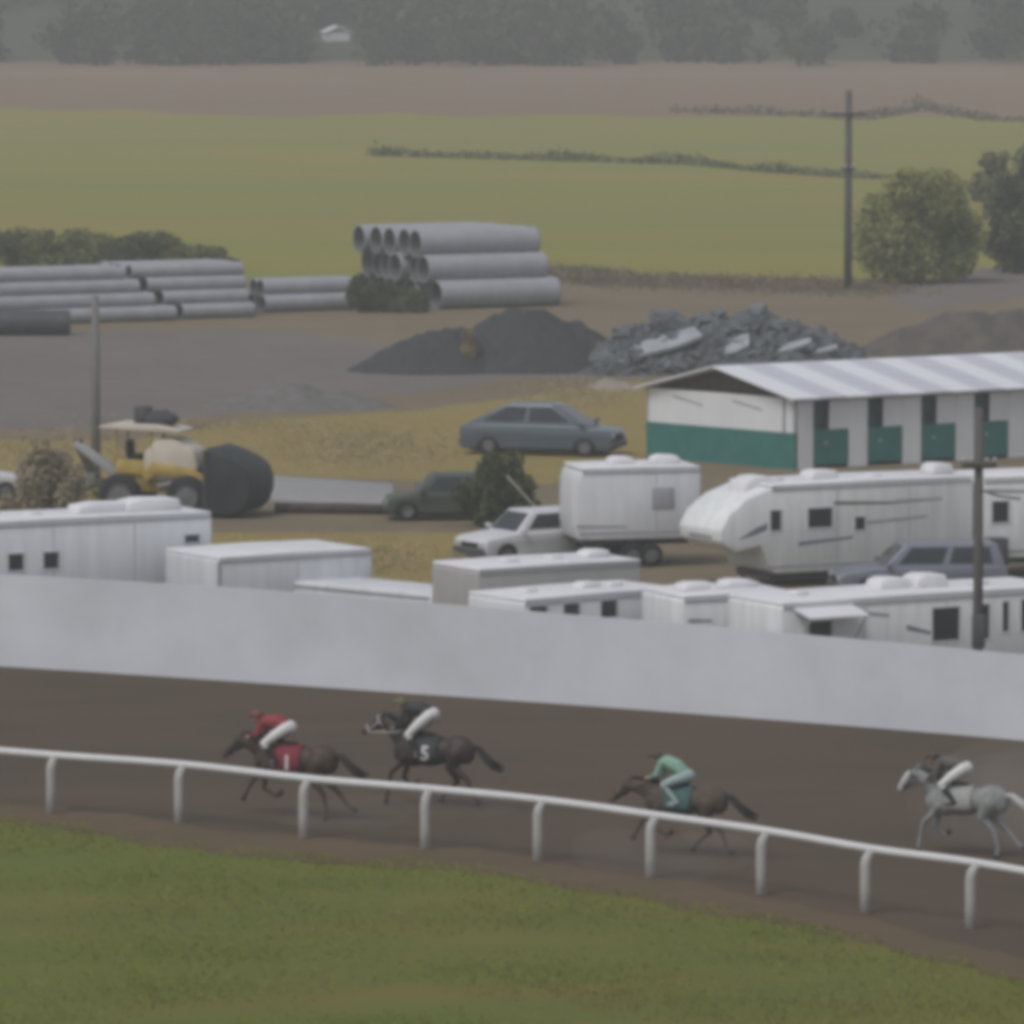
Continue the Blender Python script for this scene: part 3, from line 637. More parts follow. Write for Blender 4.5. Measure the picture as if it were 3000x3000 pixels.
# ------------------------------------------------------------------ cars
def arc(cx,r,z0,n=9):
    return [(cx+r*math.cos(math.pi*(1-k/n)), z0+r*math.sin(math.pi*(1-k/n))) for k in range(n+1)]
def car(name,pos,rz,L,Wd,Ht,paint,label,kind='sedan',wr=.34,group='parked vehicles'):
    t=empty(name,pos,rz); tag(t,label,'car',group)
    hb=Ht*.60; fl=.24; xr=-L/2; xf=L/2; wx=(xr+L*.19,xf-L*.18)
    low=[(xr,fl+.1)]+[(xr+.02,fl)]
    pts=[(xr,fl+.12),(xr+.1,fl)]+arc(wx[0],wr*1.15,fl)+arc(wx[1],wr*1.15,fl)+[(xf-.08,fl),(xf,fl+.15),(xf-.03,hb*.78),(xf-.25,hb*.87),(xf-L*.28,hb),(xr+L*.16,hb+.02),(xr+.06,hb*.95),(xr,hb*.72)]
    if kind in ('hatch','pickup'): pts[-3:]=[(xr+.2,hb+.03),(xr+.03,hb*.98),(xr-.0,hb*.72)]
    MB().prism(pts,-Wd/2,Wd/2).build('body',paint,t,bevel=.06,seg=3)
    # cabin
    if kind=='sedan': c0,c1,r0,r1=xr+L*.12,xf-L*.27,xr+L*.27,xf-L*.43
    elif kind=='arch': c0,c1,r0,r1=xr+.12,xf-L*.16,xr+L*.30,xf-L*.40
    elif kind=='pickup': c0,c1,r0,r1=xr+L*.42,xf-L*.24,xr+L*.45,xf-L*.36
    else: c0,c1,r0,r1=xr+.05,xf-L*.25,xr+.28,xf-L*.40
    bw,tw=Wd/2-.06,Wd/2-.24; zb,zt=hb-.06,Ht
    B=[(c0,-bw,zb),(c1,-bw,zb),(c1,bw,zb),(c0,bw,zb)]; T=[(r0,-tw,zt),(r1,-tw,zt),(r1,tw,zt),(r0,tw,zt)]
    cb=MB(); cb.add(B+T,[(3,2,1,0),(4,5,6,7),(0,1,5,4),(1,2,6,5),(2,3,7,6),(3,0,4,7)]); cb.build('cabin',paint,t,bevel=.07,seg=3)
    def pane(nm,q,inset_u,v0,v1,u0=0,u1=1):
        q=[Vector(p) for p in q]; nrm=(q[1]-q[0]).cross(q[3]-q[0]).normalized()
        def P(u,v): return q[0].lerp(q[1],u).lerp(q[3].lerp(q[2],u),v)
        ps=[P(u0+inset_u,v0),P(u1-inset_u,v0),P(u1-inset_u,v1),P(u0+inset_u,v1)]
        m=MB(); m.add([p+nrm*.012 for p in ps]+[p-nrm*.01 for p in ps],[(0,1,2,3),(7,6,5,4),(0,4,5,1),(1,5,6,2),(2,6,7,3),(3,7,4,0)]); m.build(nm,GLASS,t)
    for S in (0,1):
        q=[B[0],B[1],T[1],T[0]] if S==0 else [B[2],B[3],T[3],T[2]]
        if kind=='pickup': pane('side_window',q,.08,.22,.86)
        else:
            pane('side_window',q,.03,.22,.86,.07,.5); pane('side_window',q,.03,.22,.86,.5,.93)
    pane('windshield',[B[1],B[2],T[2],T[1]],.07,.14,.9); pane('rear_window',[B[3],B[0],T[0],T[3]],.08,.2,.86)
    if kind=='pickup':
        bd=MB(); bd.box(xr+.12,c0-.1,-Wd/2+.14,Wd/2-.14,hb-.02,hb+.03); bd.build('bed_opening',DGREY,t)
    for x in wx:
        for y in (-Wd/2+.11,Wd/2-.11): wheel(t,(x,y,wr),wr,.22)
    for y in (-Wd/2+.26,Wd/2-.26):
        MB().box(xf-.06,xf+.012,y-.17,y+.17,hb*.60,hb*.74).build('headlight',LAMP,t,bevel=.02)
        MB().box(xr-.012,xr+.06,y-.15,y+.15,hb*.66,hb*.88).build('tail_light',RED,t,bevel=.02)
    MB().box(xf-.1,xf+.06,-Wd/2+.03,Wd/2-.03,fl+.08,fl+.27).build('front_bumper',DGREY,t,bevel=.04)
    MB().box(xr-.06,xr+.1,-Wd/2+.03,Wd/2-.03,fl+.1,fl+.3).build('rear_bumper',DGREY,t,bevel=.04)
    MB().box(xf-.05,xf+.008,-Wd/4,Wd/4,hb*.5,hb*.7).build('grille',BLACK,t,bevel=.01)
    for y,sg in ((-Wd/2,-1),(Wd/2,1)):
        MB().box(c1-.28,c1-.12,min(y+.02*sg,y+.2*sg),max(y+.02*sg,y+.2*sg),hb+.03,hb+.16).build('mirror',paint,t,bevel=.03)
    un=MB(); un.box(xr+.3,xf-.3,-Wd/2+.25,Wd/2-.25,fl-.08,fl+.1); un.build('underbody',BLACK,t)
    return t
SLATE=mat('slate_grey_car_paint',(.078,.10,.122),.22,.06,2,spec=.55); WCAR=mat('white_car_paint',(.55,.55,.57),.3,.04,2,spec=.5)
DGREEN=mat('faded_dark_green_paint',(.055,.07,.055),.5,.25,2); LILAC=mat('silver_lilac_paint',(.16,.165,.21),.3,.06,2,spec=.5); MAROON=mat('maroon_paint',(.10,.035,.04),.4,.1,2)
car('parked_car',W(1590,1330),R(-16),5.7,2.0,1.85,SLATE,'slate grey sedan parked on dry grass left of the stable','arch',.36)
car('parked_car',W(1560,1640),R(212),4.5,1.85,1.55,WCAR,'white car facing left at the end of the plain box trailer','hatch',.33)
car('parked_car',W(2690,1752),R(186),4.9,2.0,1.62,LILAC,'dark lilac grey estate car parked before the rounded nose camper','hatch',.38)
car('old_car',W(1300,1520),R(184),3.8,1.75,1.5,DGREEN,'old dark green car left of the dense dark shrub','hatch',.33)
car('parked_car',W(-110,1462),R(8),4.3,1.8,1.5,WCAR,'white car at the left picture edge behind the tan bush','hatch',.33)
# leaning pale board beside the green car; dark log added as the slab's shadow line
p=W(1556,1565); bo=MB(); bo.rbox((0,0,1.0),(2.3,.2,.05),Matrix.Rotation(R(48),3,'Y')); bo=bo.build('leaning_board',mat('pale_board',(.36,.34,.30),.8,.15,3),bevel=.01); bo.location=p; tag(bo,'pale board leaning beside the dark shrub','board')
p=W(985,1505); lg=MB(); lg.path([(-2.0,.25,.17),(0,0,.18),(2.3,-.35,.16)],[.17,.18,.15],10); lg=lg.build('shadow_log',TIMBER,smooth=True); lg.location=p; tag(lg,'dark log shape added as the shadow line along the front of the grey concrete slab','log')

# ------------------------------------------------------------------ yellow loader
YEL=mat('faded_yellow_paint',(.36,.255,.065),.5,.3,1.3); CRM=mat('sun_bleached_cream_paint',(.50,.45,.38),.5,.1,1.5); BUCK=mat('dark_bucket_steel',(.022,.026,.028),.6,.3,2)
def loader():
    t=empty('wheel_loader',W(462,1505),R(-16)); tag(t,'yellow and cream wheel loader with a big dark bucket','loader')
    # +X is the bucket end
    MB().prism([(-1.3,.75),(1.0,.75),(1.05,1.3),(-1.3,1.35)],-.5,.5).build('chassis',YEL,t,bevel=.04)
    MB().prism([(-.25,1.15),(1.45,1.1),(1.62,1.6),(1.45,2.15),(.8,2.52),(.1,2.50),(-.3,1.95)],-.66,.66).build('engine_hood',CRM,t,bevel=.14,seg=3)
    MB().box(1.60,1.66,-.42,.42,1.2,1.6).build('grille',DGREY,t)
    MB().prism([(-1.3,1.3),(-.15,1.3),(-.2,1.75),(-1.2,1.8)],-.6,.6).build('operator_platform',YEL,t,bevel=.04)
    MB().prism([(-1.75,2.80),(1.0,2.70),(1.02,2.78),(.2,2.95),(-1.3,2.98),(-1.75,2.88)],-.78,.78).build('canopy',CRM,t,bevel=.03)
    for x,y in ((-1.25,-.6),(-1.25,.6),(.0,-.6),(.0,.6)): MB().path([(x,y,1.7),(x*.97,y*1.05,2.8)],.045,8).build('canopy_post',YEL,t)
    MB().box(-.95,-.5,-.3,.3,1.75,1.95).box(-1.0,-.88,-.3,.3,1.9,2.4).build('seat',BLACK,t,bevel=.04)
    b=MB(); b.path([(-.45,-.1,2.95),(-.45,-.1,3.5)],.3,12); b.path([(.1,.1,2.95),(.4,.1,3.28)],[.3,.22],10); b.ell((0,0,3.1),(.75,.4,.3)); b.build('roof_bundle',mat('dark_tarp_roll',(.06,.055,.06),.8,.3,3),t,smooth=True)
    for y in (-.72,.72):
        MB().prism([(-.3,1.35),(.1,1.75),(1.5,1.55),(2.35,.95),(2.3,.75),(1.45,1.2),(.2,1.35),(-.1,1.1)],y-.08,y+.08).build('lift_arm',YEL,t,bevel=.02)
        MB().path([(.2,y*.9,.95),(1.5,y*.9,1.25)],.07,8).build('hydraulic_cylinder',STEEL,t,smooth=True)
    k=MB(); out=[(2.25,2.05),(2.85,1.85),(3.3,1.45),(3.45,.95),(3.3,.4),(2.9,.15),(2.75,.2),(3.05,.55),(3.12,.95),(2.95,1.3),(2.6,1.6),(2.25,1.75)]
    k.prism([(2.05,2.3),(2.6,2.12),(3.2,1.85),(3.48,1.58),(3.6,1.25),(3.6,.85),(3.48,.48),(3.22,.2),(2.85,.08),(2.3,.1),(2.05,.3)],-1.25,1.25); bk=k.build('bucket',BUCK,t,bevel=.10,seg=3)
    MB().box(1.98,2.07,-1.27,1.27,.35,2.2).build('bucket_rim',mat('worn_bucket_edge',(.06,.055,.05),.6,.2,3),bk)
    for x in (-1.0,1.3):
        for y in (-.82,.82): wheel(t,(x,y,.68),.68,.46)
    # rear digging arm
    MB().prism([(-1.3,1.0),(-1.2,1.35),(-2.2,2.0),(-2.75,2.35),(-2.9,2.2),(-2.1,1.6)],-.14,.14).build('boom',GREY,t,bevel=.02)
    MB().prism([(-2.9,2.35),(-2.65,2.4),(-2.2,1.35),(-2.4,1.2)],-.11,.11).build('dipper_arm',TIMBER,t,bevel=.02)
    MB().prism([(-2.5,1.25),(-2.1,1.35),(-2.0,.95),(-2.35,.7),(-2.7,.85)],-.3,.3).build('digging_bucket',mat('grey_green_steel',(.12,.13,.12),.6,.2,2),t,bevel=.02)
    for y in (-.9,.7): MB().prism([(-1.9,1.15),(-1.55,1.2),(-1.1,.45),(-1.4,.3)],y,y+.2).build('stabiliser',TIMBER,t,bevel=.02)
    return t
loader()

# ------------------------------------------------------------------ stable
def stable():
    EZ,RZ=2.5,3.42
    Rc=W(2330,1168,EZ); la=R(33); ga=R(-47)
    o=Vector((Rc.x,Rc.y,0)); t=empty('stable',o); tag(t,'long white and green stable with striped metal roof','stable')
    lx=Vector((math.cos(la),math.sin(la),0)); gx=-Vector((math.cos(ga),math.sin(ga),0)); L=19.0
    Lw=W(1900,1152,EZ); Wg=(Lw.x-Rc.x)/gx.x
    up=Vector((0,0,1))
    def P(a,b,z): return lx*a+gx*b+up*z
    def quadbox(m,pts,d):
        d=Vector(d); m.add([p for p in pts]+[p+d for p in pts],[(0,1,2,3),(7,6,5,4),(0,4,5,1),(1,5,6,2),(2,6,7,3),(3,7,4,0)])
    th=.12
    m=MB(); quadbox(m,[P(0,0,1.28),P(0,Wg,1.28),P(0,Wg,EZ),P(0,0,EZ)],lx*th); m.build('gable_wall_upper',WHITE2,t)
    m=MB(); quadbox(m,[P(-.01,0,-.1),P(-.01,Wg,-.1),P(-.01,Wg,1.28),P(-.01,0,1.28)],lx*th); m.build('gable_wall_lower',GREEN,t)
    for k in (.22,.62):
        m=MB(); quadbox(m,[P(-.006,Wg*k,2.12-.15),P(-.006,Wg*(k+.2),2.12+.10),P(-.006,Wg*(k+.2),2.22+.10),P(-.006,Wg*k,2.05)],lx*.003); m.build('wall_stain',DECG,t)
    m=MB(); m.add([P(.35,0,EZ),P(.35,Wg,EZ),P(.35,Wg/2,RZ-.1),P(.45,0,EZ),P(.45,Wg,EZ),P(.45,Wg/2,RZ-.1)],[(0,1,2),(5,4,3),(0,3,4,1),(1,4,5,2),(2,5,3,0)]); m.build('gable_shade_panel',TIMBER,t)  # dark panel filling the open gable, its shade put into the colour
    # roof
    RFM=bpy.data.materials.new('striped_roof_sheets'); RFM.use_nodes=True; q=RFM.node_tree; bs=q.nodes['Principled BSDF']; bs.inputs['Roughness'].default_value=.45
    at=q.nodes.new('ShaderNodeAttribute'); at.attribute_name='tint'; nz=q.nodes.new('ShaderNodeTexNoise'); nz.inputs['Scale'].default_value=.7
    mr=q.nodes.new('ShaderNodeMapRange'); mr.inputs[3].default_value=.88; mr.inputs[4].default_value=1.06; q.links.new(nz.outputs['Fac'],mr.inputs[0])
    mx=q.nodes.new('ShaderNodeMix'); mx.data_type='RGBA'; mx.blend_type='MULTIPLY'; mx.inputs[0].default_value=1
    q.links.new(at.outputs['Color'],mx.inputs[6]); q.links.new(mr.outputs[0],mx.inputs[7]); q.links.new(mx.outputs[2],bs.inputs['Base Color'])
    for sgn in (0,1):
        m=MB(); cols=[]; ns=17; oh=.28
        for i in range(ns):
            a0=-.35+(L+.7)*i/ns; a1=-.35+(L+.7)*(i+1)/ns
            b0=(-oh if sgn==0 else Wg+oh); zb=EZ+.02-oh*.4*.5
            z=.006 if i%2 else 0
            pts=[P(a0,b0,zb+z),P(a1,b0,zb+z),P(a1,Wg/2,RZ+z),P(a0,Wg/2,RZ+z)]
            quadbox(m,pts,(0,0,.06)); cols+=[(.71,.72,.75,1) if i%2==0 else (.53,.525,.585,1)]*8
        me=bpy.data.meshes.new('roof'); me.from_pydata(m.v,[],m.f); ca=me.color_attributes.new('tint','FLOAT_COLOR','POINT')
        ca.data.foreach_set('color',np.array(cols,float).ravel()); me.materials.append(RFM); ro=bpy.data.objects.new('roof',me); C.objects.link(ro); ro.parent=t
    # stalls along the front
    bay=2.35; npost=.78
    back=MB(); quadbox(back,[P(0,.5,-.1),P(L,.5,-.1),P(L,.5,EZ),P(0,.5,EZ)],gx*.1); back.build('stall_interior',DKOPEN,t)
    fas=MB(); quadbox(fas,[P(0,-.03,EZ-.12),P(L,-.03,EZ-.12),P(L,-.03,EZ+.02),P(0,-.03,EZ+.02)],gx*.1); fas.build('fascia',GREY,t)
    for i in range(8):
        a=i*bay
        m=MB(); quadbox(m,[P(a,0,-.1),P(a+npost,0,-.1),P(a+npost,0,EZ-.12),P(a,0,EZ-.12)],gx*.12); m.build('stall_pier',WHITE2,t)
        e=a+npost; 
        m=MB(); quadbox(m,[P(e+.75,.04,1.3),P(a+bay,.04,1.3),P(a+bay,.04,EZ-.12),P(e+.75,.04,EZ-.12)],gx*.06); m.build('upper_panel',WHITE2,t)
        m=MB(); quadbox(m,[P(e+.04,.02,.12),P(a+bay-.04,.02,.12),P(a+bay-.04,.02,1.36),P(e+.04,.02,1.36)],gx*.06); dr=m.build('stall_door',GREEN,t)
        m=MB(); quadbox(m,[P(e+.5,-.02,.85),P(e+.62,-.02,.85),P(e+.62,-.02,.92),P(e+.5,-.02,.92)],gx*.04); m.build('latch',STEEL,dr)
    m=MB(); quadbox(m,[P(0,Wg-.1,-.1),P(L,Wg-.1,-.1),P(L,Wg-.1,EZ),P(0,Wg-.1,EZ)],gx*.1); m.build('rear_wall',WHITE2,t)
    return t
stable()

# ------------------------------------------------------------------ horses and jockeys
def fuse(name,mb,m,parent,voxel=.022,smooth=6):
    """weld overlapping shapes into one continuous skin"""
    me=bpy.data.meshes.new(name); me.from_pydata(mb.v,[],mb.f); me.update()
    bm=bmesh.new(); bm.from_mesh(me); bmesh.ops.remove_doubles(bm,verts=bm.verts,dist=1e-5); bmesh.ops.recalc_face_normals(bm,faces=bm.faces); bm.to_mesh(me); bm.free()
    o=bpy.data.objects.new(name,me); C.objects.link(o)
    r=o.modifiers.new('r','REMESH'); r.mode='VOXEL'; r.voxel_size=voxel
    s=o.modifiers.new('s','SMOOTH'); s.iterations=smooth; s.factor=.5
    dg=bpy.context.evaluated_depsgraph_get(); ev=o.evaluated_get(dg); nm=bpy.data.meshes.new_from_object(ev,depsgraph=dg)
    o.modifiers.clear(); o.data=nm; nm.name=name; bpy.data.meshes.remove(me)
    nm.materials.clear(); nm.materials.append(m)
    for p in nm.polygons: p.use_smooth=True
    if parent: o.parent=parent
    return o
def limb(b,pts,rs,sy=1.0):
    b.path(pts,rs,12,True,sy)
    for p,r in zip(pts,rs): b.ell(p,(r,r*sy,r),None,10,6)
def rotY(a): return Matrix.Rotation(a,3,'Y')
def horse(pos,rz,sc,coat,dark,label,front,hind,neck_el=28,head_el=-38,neck_len=.76,blaze=None,tailc=None,mane=None,cloth=None,digit=None,digitm=None,blink=None,tail_lift=0):
    t=empty('racehorse',pos,rz); t.scale=(sc,sc,sc); tag(t,label,'horse','horses in the race')
    b=MB()
    # trunk: deep chest narrowing to the flank, then the quarters
    b.ell((.42,0,1.22),(.42,.27,.36),rotY(R(-6))); b.ell((.05,0,1.22),(.55,.29,.335)); b.ell((-.35,0,1.27),(.5,.265,.28),rotY(R(4))); b.ell((-.68,0,1.30),(.40,.27,.32)); b.ell((-.85,0,1.22),(.22,.22,.25))
    b.ell((.28,0,1.48),(.32,.10,.13)); b.ell((.70,0,1.18),(.2,.2,.25))
    NL=neck_len; ne=R(neck_el); p0=Vector((.55,0,1.32)); nd=Vector((math.cos(ne),0,math.sin(ne))); p3=p0+nd*NL
    for k in range(9):
        u=k/8; q=p0+nd*NL*u+Vector((0,0,.035*math.sin(u*3.14))); r=.26*(1-u)+.125*u
        b.ell(q,(r*.75,r*.52+.015,r),rotY(-ne))
    poll=p3; he=R(head_el); hd=Vector((math.cos(he),0,math.sin(he)))
    M=rotY(-he)
    b.ell(poll+hd*.10,(.17,.095,.13),M); b.ell(poll+hd*.27,(.2,.078,.10),M); b.ell(poll+hd*.44,(.14,.06,.075),M); b.ell(poll+hd*.54,(.085,.062,.068),M)
    b.ell(poll+hd*.12+Vector((0,0,-.08)),(.12,.075,.09),M)
    for s in (-1,1):
        limb(b,[poll+Vector((-.02,.055*s,.08)),poll+Vector((-.05,.065*s,.16)),poll+Vector((-.05,.07*s,.225))],[.034,.03,.008])
        b.ell(poll+hd*.16+Vector((0,.085*s,.045)),(.03,.02,.025))
    for s,leg in zip((-1,1),front):
        sh=Vector((.52,.15*s,1.12)); P=[sh]+[Vector((x,.13*s,z)) for x,z in leg]
        limb(b,P[:2],[.135,.085]); limb(b,P[1:3],[.08,.058]); limb(b,P[2:4],[.055,.04]); limb(b,P[3:5],[.046,.05])
    for s,leg in zip((-1,1),hind):
        hp=Vector((-.68,.15*s,1.22)); P=[hp]+[Vector((x,.14*s,z)) for x,z in leg]
        limb(b,P[:2],[.2,.13]); limb(b,P[1:3],[.115,.065]); limb(b,P[2:4],[.06,.042]); limb(b,P[3:5],[.046,.052])
    body=fuse('body',b,coat,t,.021,7)
    # hooves, mane, tail
    for s,leg in list(zip((-1,1),front))+list(zip((-1,1),hind)):
        a=Vector((leg[-2][0],.135*s,leg[-2][1])); e=Vector((leg[-1][0],.135*s,leg[-1][1])); d=(e-a).normalized()
        MB().path([e-d*.02,e+d*.07],[.05,.064],10).build('hoof',BLACK,t,smooth=True)
    mn=MB(); rr=random.Random(3)
    for k in range(26):
        u=k/25; q=p0+nd*NL*(.15+.85*u); r=.24*(1-u)+.125*u; top=q+Vector((-math.sin(ne)*r,0,math.cos(ne)*r))
        mn.path([top+Vector((0,0,-.03)),top+Vector((-.05,rr.uniform(-.03,.03),.05)),top+Vector((-.16,rr.uniform(-.06,.06),.05+rr.uniform(-.03,.05)))],[.03,.026,.006],6)
    mn.build('mane',mane or dark,t,smooth=True)
    tl=MB()
    for k in range(22):
        y=rr.uniform(-.05,.05); dz=rr.uniform(-.10,.08); dx=rr.uniform(-.12,.1)
        tl.path([(-.98,y*.4,1.40),(-1.16,y,1.40+tail_lift*.4+dz*.3),(-1.42+dx*.4,y*2,1.24+tail_lift+dz),(-1.68+dx,y*3,1.08+tail_lift+dz*1.3)],[.05,.055,.04,.008],6)
    tl.build('tail',tailc or dark,t,smooth=True)
    for s in (-1,1):
        MB().ell(poll+hd*.165+Vector((0,.103*s,.05)),(.018,.01,.016)).build('eye',BLACK,t,smooth=True)
    if blaze:
        o=MB(); nrm=Vector((-math.sin(he),0,math.cos(he)))
        o.path([poll+hd*.06+nrm*.10,poll+hd*.2+nrm*.112,poll+hd*.36+nrm*.088,poll+hd*.52+nrm*.062,poll+hd*.585+nrm*.0],[.05,.065,.06,.055,.04],10,True,1.0); o.build('blaze',blaze,t,smooth=True)
    # bridle and reins
    br=MB()
    for u,r,rz_ in ((.06,.135,.105),(.40,.088,.075)):
        c=poll+hd*u; pts=[]
        for k in range(17):
            q=6.283*k/16; pts.append(c+M@Vector((0,rz_*math.cos(q),r*math.sin(q))))
        br.path(pts,.014,6,False)
    for s in (-1,1):
        br.path([poll+hd*.06+Vector((0,.105*s,0)),poll+hd*.42+Vector((0,.075*s,-.03))],.012,6); br.path([poll+hd*.44+Vector((0,.07*s,-.04)),Vector((.80,.16*s,1.62)),Vector((.62,.1*s,1.68))],.012,6)
    br.build('bridle',blink or BLACK,t,smooth=True)
    if cloth:
        sc_=MB(); nx,nz=6,14; vs=[];fs=[]
        for j in range(nz+1):
            q=-2.05+4.1*j/nz
            for i in range(nx+1):
                x=-.28+.62*i/nx
                ry=.31; rzv=.375+.05*(x+.28)/.62
                vs.append((x,ry*math.sin(q),1.20+rzv*math.cos(q)))
        for j in range(nz):
            for i in range(nx): fs.append((j*(nx+1)+i,j*(nx+1)+i+1,(j+1)*(nx+1)+i+1,(j+1)*(nx+1)+i))
        so=MB().add(vs,fs).build('saddle_cloth',cloth,t,smooth=True); md=so.modifiers.new('t','SOLIDIFY'); md.thickness=.018
        sd=MB(); sd.ell((.1,0,1.6),(.26,.16,.05)); sd.ell((.28,0,1.64),(.08,.12,.06)); sd.build('saddle',BLACK,t,smooth=True)
        if digit:
            for s in (1,-1):
                cu=bpy.data.curves.new('saddle_number','FONT'); cu.body=digit; cu.size=.44; cu.extrude=.006; cu.align_x='CENTER'; cu.align_y='CENTER'; cu.offset=.012
                ob=bpy.data.objects.new('saddle_number',cu); C.objects.link(ob)
                dg=bpy.context.evaluated_depsgraph_get(); me=bpy.data.meshes.new_from_object(ob.evaluated_get(dg),depsgraph=dg); bpy.data.objects.remove(ob); bpy.data.curves.remove(cu)
                for v in me.vertices:
                    x,z,y=v.co; zz=1.20+z
                    q=math.asin(max(-1,min(1,(zz-1.20)/.40)))
                    v.co=(s*x*-1*-1 if s<0 else -x,(.332*math.cos(q)+y)*s,zz)
                me.materials.append(digitm); o2=bpy.data.objects.new('saddle_number',me); C.objects.link(o2); o2.parent=t
    return t
SKIN=mat('skin',(.36,.23,.17),.6,.08,4)
def jockey(pos,rz,sc,shirt,pants,helmet,label,boot=BLACK,up=0.0,fwd=.2,hdz=0.0):
    t=empty('person',pos,rz); t.scale=(sc,sc,sc); tag(t,label,'person','jockeys in the race')
    hip=Vector((-.22,0,1.98+up+hdz)); chest=Vector((.24,0,2.06+up)); neck=Vector((.40,0,2.08+up)); head=Vector((.53,0,2.15+up))
    b=MB()
    limb(b,[chest,neck],[.10,.06]); b.ell(head,(.105,.085,.125),rotY(R(20))); b.ell(head+Vector((.07,0,-.05)),(.05,.055,.06)); b.ell(head+Vector((.115,0,-.015)),(.022,.014,.02))
    limb(b,[hip,chest],[.12,.13])
    for s in (-1,1):
        b.ell(head+Vector((0,.085*s,-.01)),(.022,.014,.03))
        sh=chest+Vector((.10,.17*s,.0)); el=Vector((.42,.22*s,1.80+up*.5)); hd_=Vector((.66,.09*s,1.70))
        limb(b,[sh,el,hd_],[.05,.042,.03]); b.ell(hd_+Vector((.04,0,0)),(.05,.022,.04))
        for k in range(4):
            r=hd_+Vector((.075,.0,.028-.019*k)); l=(.05,.056,.052,.042)[k]
            b.path([r,r+Vector((l*.6,-.012*s,-.004)),r+Vector((l*.7,-.035*s,-.016))],[.0095,.009,.008],6)
        r=hd_+Vector((.04,-.018*s,.025)); b.path([r,r+Vector((.03,-.022*s,.012)),r+Vector((.055,-.024*s,.004))],[.011,.01,.008],6)
        kn=Vector((.22,.31*s,1.60)); an=Vector((-.08,.30*s,1.24))
        limb(b,[hip+Vector((.02,.1*s,-.02)),kn,an],[.09,.06,.045]); limb(b,[an,an+Vector((.16,.02*s,-.06))],[.042,.035])
    fuse('body',b,SKIN,t,.0125,3)
    q=MB(); limb(q,[hip+Vector((.06,0,.03)),hip.lerp(chest,.5)+Vector((0,0,.05)),chest+Vector((0,0,.0)),chest+Vector((.1,0,.0))],[.15,.165,.165,.12],1.15)
    for s in (-1,1):
        sh=chest+Vector((.10,.17*s,.0)); el=Vector((.42,.22*s,1.80+up*.5)); hd_=Vector((.63,.10*s,1.705))
        limb(q,[chest+Vector((.06,.08*s,0)),sh,el,hd_],[.10,.082,.066,.042])
    fuse('silks',q,shirt,t,.018,5)
    q=MB(); q.ell(hip+Vector((-.02,0,-.01)),(.17,.185,.155))
    for s in (-1,1):
        kn=Vector((.22,.31*s,1.60)); an=Vector((-.08,.30*s,1.24))
        limb(q,[hip+Vector((.0,.1*s,-.02)),hip.lerp(kn,.5)+Vector((0,.07*s,0)),kn],[.135,.112,.082]); limb(q,[kn,kn.lerp(an,.22)],[.08,.068])
    fuse('breeches',q,pants,t,.018,5)
    for s in (-1,1):
        kn=Vector((.22,.31*s,1.60)); an=Vector((-.08,.30*s,1.24)); q=MB()
        limb(q,[kn.lerp(an,.2),kn.lerp(an,.55),an],[.064,.066,.052]); limb(q,[an+Vector((-.03,0,-.02)),an+Vector((.17,.02*s,-.065))],[.05,.04]); fuse('boot',q,boot,t,.014,3)
        MB().path([(.12,.29*s,1.55),an+Vector((.06,0,-.08))],.012,6).path([an+Vector((.0,-.05*s,-.095)),an+Vector((.12,.06*s,-.095))],.02,6).build('stirrup',STEEL,t)
    h=MB(); h.ell(head+Vector((-.012,0,.045)),(.135,.112,.115),rotY(R(12))); h.path([head+Vector((.09,0,.05)),head+Vector((.17,0,.03))],[.085,.055],12,True,1.0)
    fuse('helmet',h,helmet,t,.012,2)
    g=MB(); g.box(head.x+.085,head.x+.115,-.075,.075,head.z-.005,head.z+.035); g.build('goggles',BLACK,t,bevel=.01)
    F_=Vector((fwd,0,0))
    t.location=t.location+Matrix.Rotation(rz,3,'Z')@(F_*sc)
    return t
# gallop poses: front/hind legs as (x,z) of elbow/knee .. hoof
F1=([(.60,.98),(.98,.78),(1.16,.48),(1.22,.36)],[(.58,.95),(.62,.62),(.32,.46),(.24,.52)])
H1=([(-.62,.92),(-.98,.62),(-1.25,.30),(-1.38,.24)],[(-.50,.90),(-.78,.58),(-.88,.22),(-.84,.06)])
F2=([(.60,.95),(.72,.60),(.50,.40),(.42,.47)],[(.62,.98),(.90,.72),(.98,.36),(1.02,.10)])
H2=([(-.42,.88),(-.60,.56),(-.30,.30),(-.22,.18)],[(-.58,.92),(-.95,.66),(-1.12,.30),(-1.2,.2)])
BAY=mat('bay_coat',(.055,.033,.024),.55,.2,2.5); DBAY=mat('dark_bay_coat',(.040,.026,.022),.5,.2,2.5); DIRTB=mat('dusty_dark_bay_coat',(.078,.057,.041),.7,.2,2.5)
GREYH=mat('dappled_grey_coat',(.225,.232,.228),.6,.25,5); GREYD=mat('dark_grey_points',(.05,.052,.05),.7,.2,3); PALET=mat('pale_grey_hair',(.42,.42,.40),.8,.15,4)
BLKH=mat('black_hair',(.016,.015,.014),.7,.2,5); WMARK=mat('white_marking',(.55,.53,.52),.7,.1,4)
REDS=mat('red_silks',(.23,.030,.035),.6,.15,4); REDC=mat('crimson_saddle_cloth',(.17,.015,.030),.7,.15,4); WSILK=mat('white_breeches',(.62,.61,.60),.6,.06,4)
BLKS=mat('black_silks',(.025,.024,.026),.6,.2,4); DCLO=mat('dark_saddle_cloth',(.030,.033,.036),.7,.2,4); GRNS=mat('pale_green_silks',(.20,.33,.26),.6,.15,4); GRNP=mat('pale_green_breeches',(.28,.36,.345),.6,.1,4)
